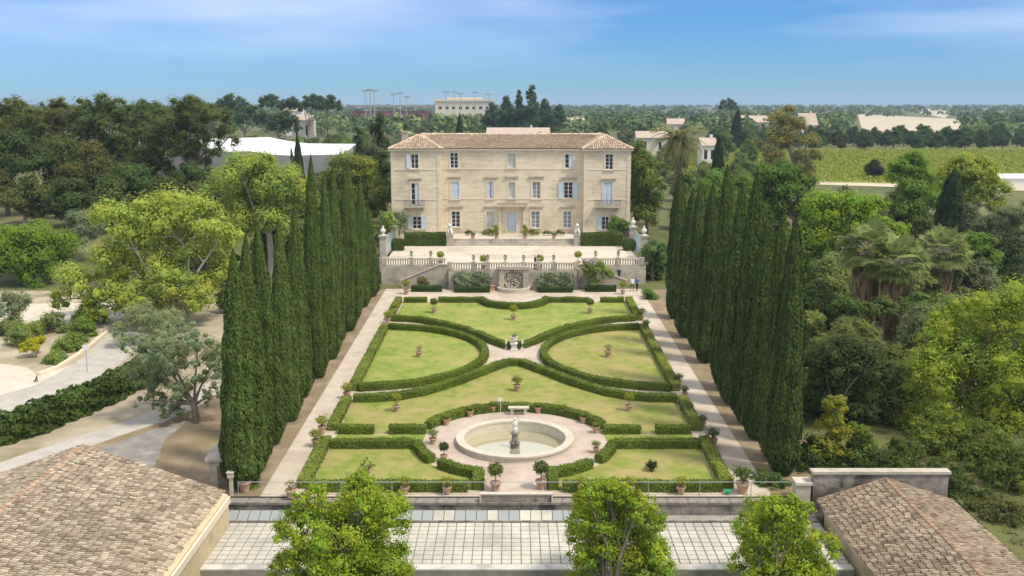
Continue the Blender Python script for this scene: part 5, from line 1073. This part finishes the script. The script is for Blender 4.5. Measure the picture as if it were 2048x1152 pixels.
ZONES = (
    ('leafy tree in the thicket beyond the shaded cypress row', 'thicket beyond the shaded cypresses', 24, lambda y: .62 * y, (98, 108, 120, 132, 146, 160), 7.5, 5.0, 7.0),
    ('leafy tree in the grove behind the pale trees of the parking', 'grove behind the pale trees', lambda y: -.30 * y, lambda y: -.13 * y, (136, 147, 160, 176, 192), 9, 5.5, 8.5),
    ('rounded tree in the belt between the mansion and the village roofs', 'belt behind the mansion', lambda y: -.20 * y, lambda y: .24 * y, (186, 205, 228, 252, 280, 312), 12, 5.5, 9.0),
    ('low leafy shrub in the undergrowth below the fan palms', 'undergrowth below the palms', 21.5, lambda y: .6 * y, (74, 79, 84, 90, 96, 102), 4.2, 1.8, 3.2),
    ('low leafy shrub in the undergrowth behind the sunlit cypress row', 'undergrowth behind the sunlit cypresses', lambda y: -.34 * y, -20.5, (104, 110, 116, 123, 130, 138), 4.5, 1.8, 3.4),
    ('dark rounded tree in the row beyond the bright vineyard', 'trees beyond the vineyard', lambda y: .20 * y, lambda y: .56 * y, (428, 446, 470, 500), 11, 7.0, 10.0),
    ('small tree in the scrub behind the white warehouse roof', 'scrub behind the warehouse', lambda y: -.40 * y, lambda y: -.10 * y, (262, 285, 310, 340, 370), 11, 7.0, 10.5),
    ('tree among the village houses behind the mansion', 'trees among the village houses', lambda y: -.10 * y, lambda y: .26 * y, (350, 385, 425, 470, 520), 15, 6.0, 10.0),
)
for lab, grp, xa, xb, ys, st, h0, h1 in ZONES:
    for y in ys:
        a = xa(y) if callable(xa) else xa; b = xb(y) if callable(xb) else xb; x = a + br.uniform(0, st)
        while x < b:
            yy = y + br.uniform(-5, 5); h = br.uniform(h0, h1)
            ok = not (-97 < x < -30 and 212 < yy < 250) and not (abs(x) < 21 and yy < 176)
            if ok: put(x, yy, h, h * br.uniform(.42, .58), lab, grp, rc() if 'dark' not in lab else (.10 * br.uniform(.8, 1.1), .14 * br.uniform(.85, 1.25), .045))
            x += st * br.uniform(.7, 1.35)
for i in range(9):
    x = -76 + i * 4.6; put(x + br.uniform(-1, 1), 207 + br.uniform(-3, 3), br.uniform(5.5, 7.5), br.uniform(3.4, 4.4), 'leafy tree standing close before the grey warehouse wall', 'trees before the warehouse wall', rc())
put(atY(1747, 340, 262)[0], 262, 5.2, 3.4, 'lone dark round tree at the near edge of the vineyard', None, (.055, .075, .035))
# far wood to the horizon: one mass
rng = np.random.default_rng(9); QQ = []; TT = []
for y0, y1, n in ((530, 700, 420), (700, 1000, 620), (1000, 1500, 700), (1500, 2400, 700), (2400, 4000, 650)):
    for _ in range(n):
        y = rng.uniform(y0, y1); x = rng.uniform(-.56, .56) * y; px = 1024 + F * x / (y * .98)
        if 1710 < px < 1935 and 520 < y < 1250: continue
        if px > 1420 and 1250 < y < 1900 and rng.random() < .4: continue
        h = rng.uniform(8, 14) + (3 if y > 1500 else 0); r = h * rng.uniform(.38, .6); z = H(x, y); m = 42; d = unit(rng.normal(size=(m, 3))); d[:, 2] = np.abs(d[:, 2]) * 1.1 - .35
        p = np.array((x, y, z + h * .55)) + d * (r, r, h * .5) * rng.uniform(.7, 1.05, (m, 1)); nn = unit(d + rng.normal(size=(m, 3)) * .35 + (0, 0, .2)); s = r * .5
        QQ.append(leaves(p, nn, s, s * .8, rng)); b = np.array((.85, 1, .8)) * rng.uniform(.6, 1.25) if rng.random() < .8 else np.array((1.5, 1.5, 1.2)); TT.append(np.tile(b, (m, 1)) * vary(m, rng, .12, .05))
o = link('far_woodland', quad_mesh('far_woodland', np.concatenate(QQ), np.concatenate(TT), 'leaf_solid'), color=(.12, .155, .062)); setp(o, 'far woodland covering the plain up to the horizon', 'woodland', kind='stuff')
# vineyard
QQ = []; TT = []
for i, y in enumerate(np.arange(250, 416, 2.3)):
    xs = np.arange(.16 * y, min(.58 * y, 250), .75) + rng.normal(size=1)[0]; m = len(xs) * 2; x = np.repeat(xs, 2) + rng.normal(size=m) * .25; z = H(100, y)
    p = np.stack([x, y + rng.normal(size=m) * .3, z + .75 + rng.normal(size=m) * .3], 1); QQ.append(leaves(p, unit(rng.normal(size=(m, 3)) + (0, -.4, .9)), 1.0, .7, rng)); TT.append(vary(m, rng, .15, .08))
setp(link('vineyard_rows', quad_mesh('vineyard_rows', np.concatenate(QQ), np.concatenate(TT), 'leaf'), color=(.27, .30, .05)), 'bright yellow-green vineyard rows beyond the garden trees', 'vineyard', kind='stuff')
def flat(name, px, m, dz=.06):
    mb = MB(); pts = []
    for a, b in px:
        u, c, d = ray(a, b); t = (-.75 - CZ) / d; pts.append((u * t, c * t))
    mb.poly([(x, y, H(x, y) + dz) for x, y in pts]); return setp(mb.build(name, m), kind='structure')
flat('vineyard_ground', [(1330, 372), (2250, 372), (2200, 296), (1400, 298)], 'field_green')
flat('dry_field', [(1725, 262), (1930, 266), (1925, 238), (1715, 228)], 'field_dry'); flat('dry_field', [(1890, 236), (1905, 222), (1850, 218), (1840, 226)], 'field_dry', .1)
flat('farm_track', [(1640, 372), (2300, 392), (2300, 384), (1640, 366)], 'field_dry', .1); flat('meadow', [(700, 268), (960, 268), (930, 248), (790, 250)], 'field_green')

# ------------------------------------------------------------------ distant buildings
def house(label, px0, px1, py_eave, py_ridge, Y, wallm='house_wall', dep=9, name='village_house', ridge_x=True):
    x0, x1 = atY(px0, 300, Y)[0], atY(px1, 300, Y)[0]; ze = atY(1024, py_eave, Y)[2]; zr = atY(1024, py_ridge, Y + dep / 2)[2]; zb = H((x0 + x1) / 2, Y)
    if ze < zb + 2.6: ze = zb + 2.6; zr = max(zr, ze + 1.2)
    xc = (x0 + x1) / 2; t = empty(name, (xc, Y, zb), label, 'house'); a = (x1 - x0) / 2; h = ze - zb; hr = zr - zb
    m = MB(); wn = [(-a + a * 2 * (i + .5) / max(2, int(a / 2)) - .5, -a + a * 2 * (i + .5) / max(2, int(a / 2)) + .5, h * .42, h * .8) for i in range(max(2, int(a / 2)))]; facade(m, -a, a, -.5, h, 0, wn, .25)
    m.poly([(-a, 0, -.5), (-a, 0, h), (-a, dep / 2, hr - .1), (-a, dep, h), (-a, dep, -.5)]); m.poly([(a, 0, -.5), (a, dep, -.5), (a, dep, h), (a, dep / 2, hr - .1), (a, 0, h)]); m.poly([(-a, dep, -.5), (-a, dep, h), (a, dep, h), (a, dep, -.5)]); m.build('wall', wallm, t)
    for w_ in wn: MB().poly([(w_[0], .2, w_[2]), (w_[1], .2, w_[2]), (w_[1], .2, w_[3]), (w_[0], .2, w_[3])]).build('window', 'pane', t)
    m = MB(); e = .5; m.poly([(-a - e, -e, h - .15), (a + e, -e, h - .15), (a + e, dep / 2, hr), (-a - e, dep / 2, hr)]); m.poly([(a + e, dep + e, h - .15), (-a - e, dep + e, h - .15), (-a - e, dep / 2, hr), (a + e, dep / 2, hr)]); rf = m.build('roof', 'far_roof', t)
    MB().box(a * .4, a * .4 + .8, dep / 2 - .4, dep / 2 + .4, hr - .6, hr + .9).build('chimney', wallm, rf); return t
house('long low village house with pale end wall behind the mansion ridge', 975, 1098, 266, 255, 400, 'white_wall', 14)
house('pale gabled house left of the feathery far trees behind the mansion', 1122, 1168, 248, 235, 620, 'white_wall', 12)
house('village house with reddish roof behind the mansion hip', 1275, 1335, 275, 262, 360, 'house_wall', 10)
house('small pale house in the village trees above the date palm', 1335, 1368, 248, 237, 560, 'house_wall', 10)
house('wide house with pinkish roof near the distant cypress', 1480, 1535, 244, 231, 560, 'house_wall', 14)
house('house with bright gable half hidden by the eucalyptus', 1600, 1632, 250, 226, 520, 'white_wall', 12)
house('pale house in the trees beside the solitary slim cypress', 1405, 1432, 290, 275, 300, 'white_wall', 8)
house('far house with red roof below the skyline pines', 565, 606, 222, 212, 620, 'white_wall', 14)
house('pale low house below the far red-roofed house', 585, 625, 240, 230, 460, 'house_wall', 10)
t = empty('warehouse', (-60, 226, H(-60, 226)), 'large warehouse with bright white curved roof and grey walls', 'warehouse')
zb = t.location.z; m = MB(); prof = [(-33, 6.5), (-27, 8.6), (-12, 9.7), (2, 11.4), (8, 9.6), (13, 8.2), (27, 8.6)]
xw = [(atY(px, 300, 226)[0] + 60, atY(1024, py, 226)[2] - zb, dd) for px, py, dd in ((262, 284, .5), (300, 280, .6), (350, 277, .8), (420, 280, 1.0), (480, 278, 2.4), (520, 277, 2.4), (560, 285, 2.2), (600, 290, 1.9), (700, 291, 1.5))]
for (a, b) in zip(xw, xw[1:]): m.poly([(a[0], -9, a[1] - a[2]), (b[0], -9, b[1] - b[2]), (b[0], 9, b[1]), (a[0], 9, a[1])])
m.build('roof', 'membrane', t); m = MB()
for (a, b) in zip(xw, xw[1:]): m.poly([(a[0], -9, -.5), (b[0], -9, -.5), (b[0], -9, b[1] - b[2] - .01), (a[0], -9, a[1] - a[2] - .01)])
m.poly([(xw[0][0], -9, -.5), (xw[0][0], -9, xw[0][1] - xw[0][2]), (xw[0][0], 9, xw[0][1]), (xw[0][0], 9, -.5)]); m.poly([(xw[-1][0], -9, -.5), (xw[-1][0], 9, -.5), (xw[-1][0], 9, xw[-1][1]), (xw[-1][0], -9, xw[-1][1] - xw[-1][2])]); m.build('wall', 'grey_clad', t)
p0 = atY(870, 198, 900); p1 = atY(985, 198, 900); t = empty('sports_hall', ((p0[0] + p1[0]) / 2, 900, H(0, 900)), 'big pale sports hall on the skyline under floodlight masts', 'hall'); zb = t.location.z; a = (p1[0] - p0[0]) / 2; h = p0[2] - zb
MB().box(-a, a, 0, 30, -1, h - 2).build('wall', 'house_wall', t); m = MB(); m.prism([(-a - 1, -1), (a + 1, -1), (a + 1, 31), (-a - 1, 31)], h - 1.99, h); m.prism([(-a * .6, 4), (a * .6, 4), (a * .6, 26), (-a * .6, 26)], h + .01, h + 1.2); m.build('roof', 'trim', t)
for i in range(8): x = -a + 3 + i * 2 * (a - 3) / 7.5; MB().box(x, x + 3, -.1, -.01, h * .62, h * .72).build('window', 'pane', t)
p0 = atY(700, 210, 760); p1 = atY(862, 210, 760); t = empty('grandstand', ((p0[0] + p1[0]) / 2, 760, H(0, 760)), 'long maroon grandstand in front of the pale sports hall', 'grandstand'); a = (p1[0] - p0[0]) / 2; h = p0[2] - t.location.z
m = MB()
for i in range(5): m.box(-a, a, i * 2.0, i * 2.0 + 1.99, -1, h * (.35 + .1 * i))
m.build('seating', 'maroon', t); MB().box(-a, a, 6, 12, h * .92, h).build('roof', 'grey_clad', t); m = MB()
for i in range(9): x = -a + i * 2 * a / 8; m.box(x - .2, x + .2, 10.2, 10.6, 0, h * .92)
m.build('roof_posts', 'metal_grey', t)
GM = 'floodlight masts of the sports ground'
for px, top, Y in ((730, 180, 620), (740, 178, 620), (748, 180, 625), (787, 187, 700), (800, 185, 700), (813, 192, 720), (892, 183, 760), (909, 183, 770), (921, 186, 780), (950, 184, 760), (977, 187, 770)):
    X, _, zt = atY(px, top, Y); z0 = H(X, Y); t = empty('floodlight_mast', (X, Y, z0), 'tall thin floodlight mast of the distant sports ground', 'floodlight', GM)
    MB().tube([(0, 0, -1), (0, 0, zt - z0)], [.4, .22], 6).build('mast', 'metal_grey', t); m = MB(); m.box(-2.2, 2.2, -.3, .3, zt - z0 - .9, zt - z0); m.build('lamp_bank', 'metal_grey', t)
X, Y, _ = atY(2035, 370, 235); t = empty('white_greenhouse', (X, Y, H(X, Y)), 'small white-roofed shed beside the vineyard track', 'shed'); MB().box(-4, 9, 0, 4, -.5, 2.2).build('wall', 'white_wall', t)
m = MB(); m.poly([(-4.3, -.3, 2.2), (9.3, -.3, 2.2), (9.3, 2, 3.2), (-4.3, 2, 3.2)]); m.poly([(9.3, 4.3, 2.2), (-4.3, 4.3, 2.2), (-4.3, 2, 3.2), (9.3, 2, 3.2)]); m.build('roof', 'membrane', t)
# two parked vans at the wood's edge
for px, py, c, lab in ((122, 425, 'white_paint', 'white van parked at the foot of the pine wood'), (75, 428, 'metal_grey', 'grey van parked at the foot of the pine wood')):
    X, Y, _ = atZ(px, py + 8, -2.4); t = empty('parked_van', (X, Y, H(X, Y)), lab, 'van'); m = MB(); pr = [(-2.4, .35), (2.4, .35), (2.45, 1.1), (1.75, 1.25), (1.2, 2.1), (-2.35, 2.15), (-2.45, 1.0)]; k = len(pr); m.v = [(x, yy, z) for yy in (-.95, .95) for x, z in pr]; m.f = [tuple(range(k)), tuple(range(2 * k - 1, k - 1, -1))] + [(i, k + i, k + (i + 1) % k, (i + 1) % k) for i in range(k)]; m.build('body', c, t)
    MB().box(.3, 1.2, -.97, -.951, 1.3, 1.95).build('side_window', 'pane', t)
    for x in (-1.5, 1.5):
        for y in (-.9, .9): MB().tube([(x, y - .12, .35), (x, y + .12, .35)], [.35, .35], 12).build('wheel', 'cloth_black', t)
# road sign post on the upper road
q = G(175, 745); t = empty('sign_post', (*q, gz(q[1])), 'thin grey sign post beside the upper road', 'sign'); MB().tube([(0, 0, 0), (0, 0, 2.4)], [.04, .04], 6).build('post', 'metal_grey', t); MB().box(-.25, .25, -.06, -.045, 2.0, 2.45).build('sign_plate', 'white_paint', t)

# ------------------------------------------------------------------ people
def person(label, loc, rz, h, top, legs, hairm='hair', pose=0, shorts=False):
    me = bpy.data.meshes.new('body'); s = h / 1.72
    V = [(0, 0, .95), (0, 0, 1.2), (0, 0, 1.42), (0, -.01, 1.5), (0, -.02, 1.6), (0, -.02, 1.70),
         (.10, 0, .9), (.11, -.03 - .12 * pose, .5), (.11, .02 - .05 * pose, .09), (.12, -.13 - .05 * pose, .04), (-.10, 0, .9), (-.11, .02 + .1 * pose, .5), (-.11, .1 * pose + .08 * pose, .09), (-.12, -.11 + .18 * pose, .04),
         (.19, 0, 1.40), (.25, .02, 1.13), (.24, -.08 - .1 * pose, .90), (.235, -.1 - .1 * pose, .80), (-.19, 0, 1.40), (-.25, .02, 1.13), (-.24, -.08, .90), (-.235, -.1, .80)]
    E_ = [(0, 1), (1, 2), (2, 3), (3, 4), (4, 5), (0, 6), (6, 7), (7, 8), (8, 9), (0, 10), (10, 11), (11, 12), (12, 13), (2, 14), (14, 15), (15, 16), (16, 17), (2, 18), (18, 19), (19, 20), (20, 21)]
    me.from_pydata([(x * s, y * s, z * s) for x, y, z in V], E_, []); o = bpy.data.objects.new('body', me); col.objects.link(o)
    md = o.modifiers.new('skin', 'SKIN'); rad = [.15, .15, .15, .06, .10, .09, .095, .07, .045, .045, .095, .07, .045, .045, .065, .045, .035, .03, .065, .045, .035, .03]
    for v, r in zip(me.skin_vertices[0].data, rad): v.radius = (r * s, r * s * (.75 if r == .15 else 1))
    me.skin_vertices[0].data[0].use_root = True; sb = o.modifiers.new('sub', 'SUBSURF'); sb.levels = 1; sb.render_levels = 1
    dg = bpy.context.evaluated_depsgraph_get(); m2 = bpy.data.meshes.new_from_object(o.evaluated_get(dg)); bpy.data.objects.remove(o); m2.materials.clear()
    for k in ('skin', top, legs, hairm, 'cloth_black'): m2.materials.append(MATS[k])
    for p in m2.polygons:
        z = p.center.z / s; ax = abs(p.center.x) / s
        p.material_index = 4 if z < .09 else 0 if (shorts and z < .45) else 2 if z < .93 and ax < .19 else 3 if z > 1.64 or (z > 1.56 and p.center.y > .02 * s) else 0 if z > 1.45 or (ax > .19 and z < 1.15) else 1
        p.use_smooth = True
    t = empty('person', loc, label, 'person', rz=rz); link('body', m2, t); return t
def on_garden(px, py): x, y = G(px, py); return (x, y, gz(y) + .01)
person('person in white shirt and dark shorts walking by the shaded-side stair', on_garden(1264, 583), .4, 1.75, 'cloth_white', 'cloth_navy', pose=1, shorts=True)
person('person in pale blue top and dark trousers beside the white-shirted walker', on_garden(1274, 582), -.5, 1.7, 'cloth_blue', 'cloth_black', pose=.6)
person('person in black standing on the garden stair by the esplanade wall', (XC + 12.9, 120.7, -2.8 + .35), .2, 1.68, 'cloth_black', 'cloth_navy')
person('person in dark clothes behind the balustrade near a potted citrus', (atY(1070, 520, 120.2)[0], 120.2, EZ), 1.2, 1.7, 'cloth_black', 'cloth_beige')

# ------------------------------------------------------------------ the air
mb = MB().box(-4700, 4700, -70, 6200, -12, 48); mz = bpy.data.materials.new('haze'); mz.use_nodes = True; n = mz.node_tree; n.nodes.clear()
pv = n.nodes.new('ShaderNodeVolumePrincipled'); pv.inputs['Density'].default_value = .00014; pv.inputs['Color'].default_value = (.62, .78, 1, 1); pv.inputs['Anisotropy'].default_value = .2
mo = n.nodes.new('ShaderNodeOutputMaterial'); n.links.new(pv.outputs[0], mo.inputs['Volume']); MATS['haze'] = mz
setp(mb.build('haze', 'haze'), kind='stuff')
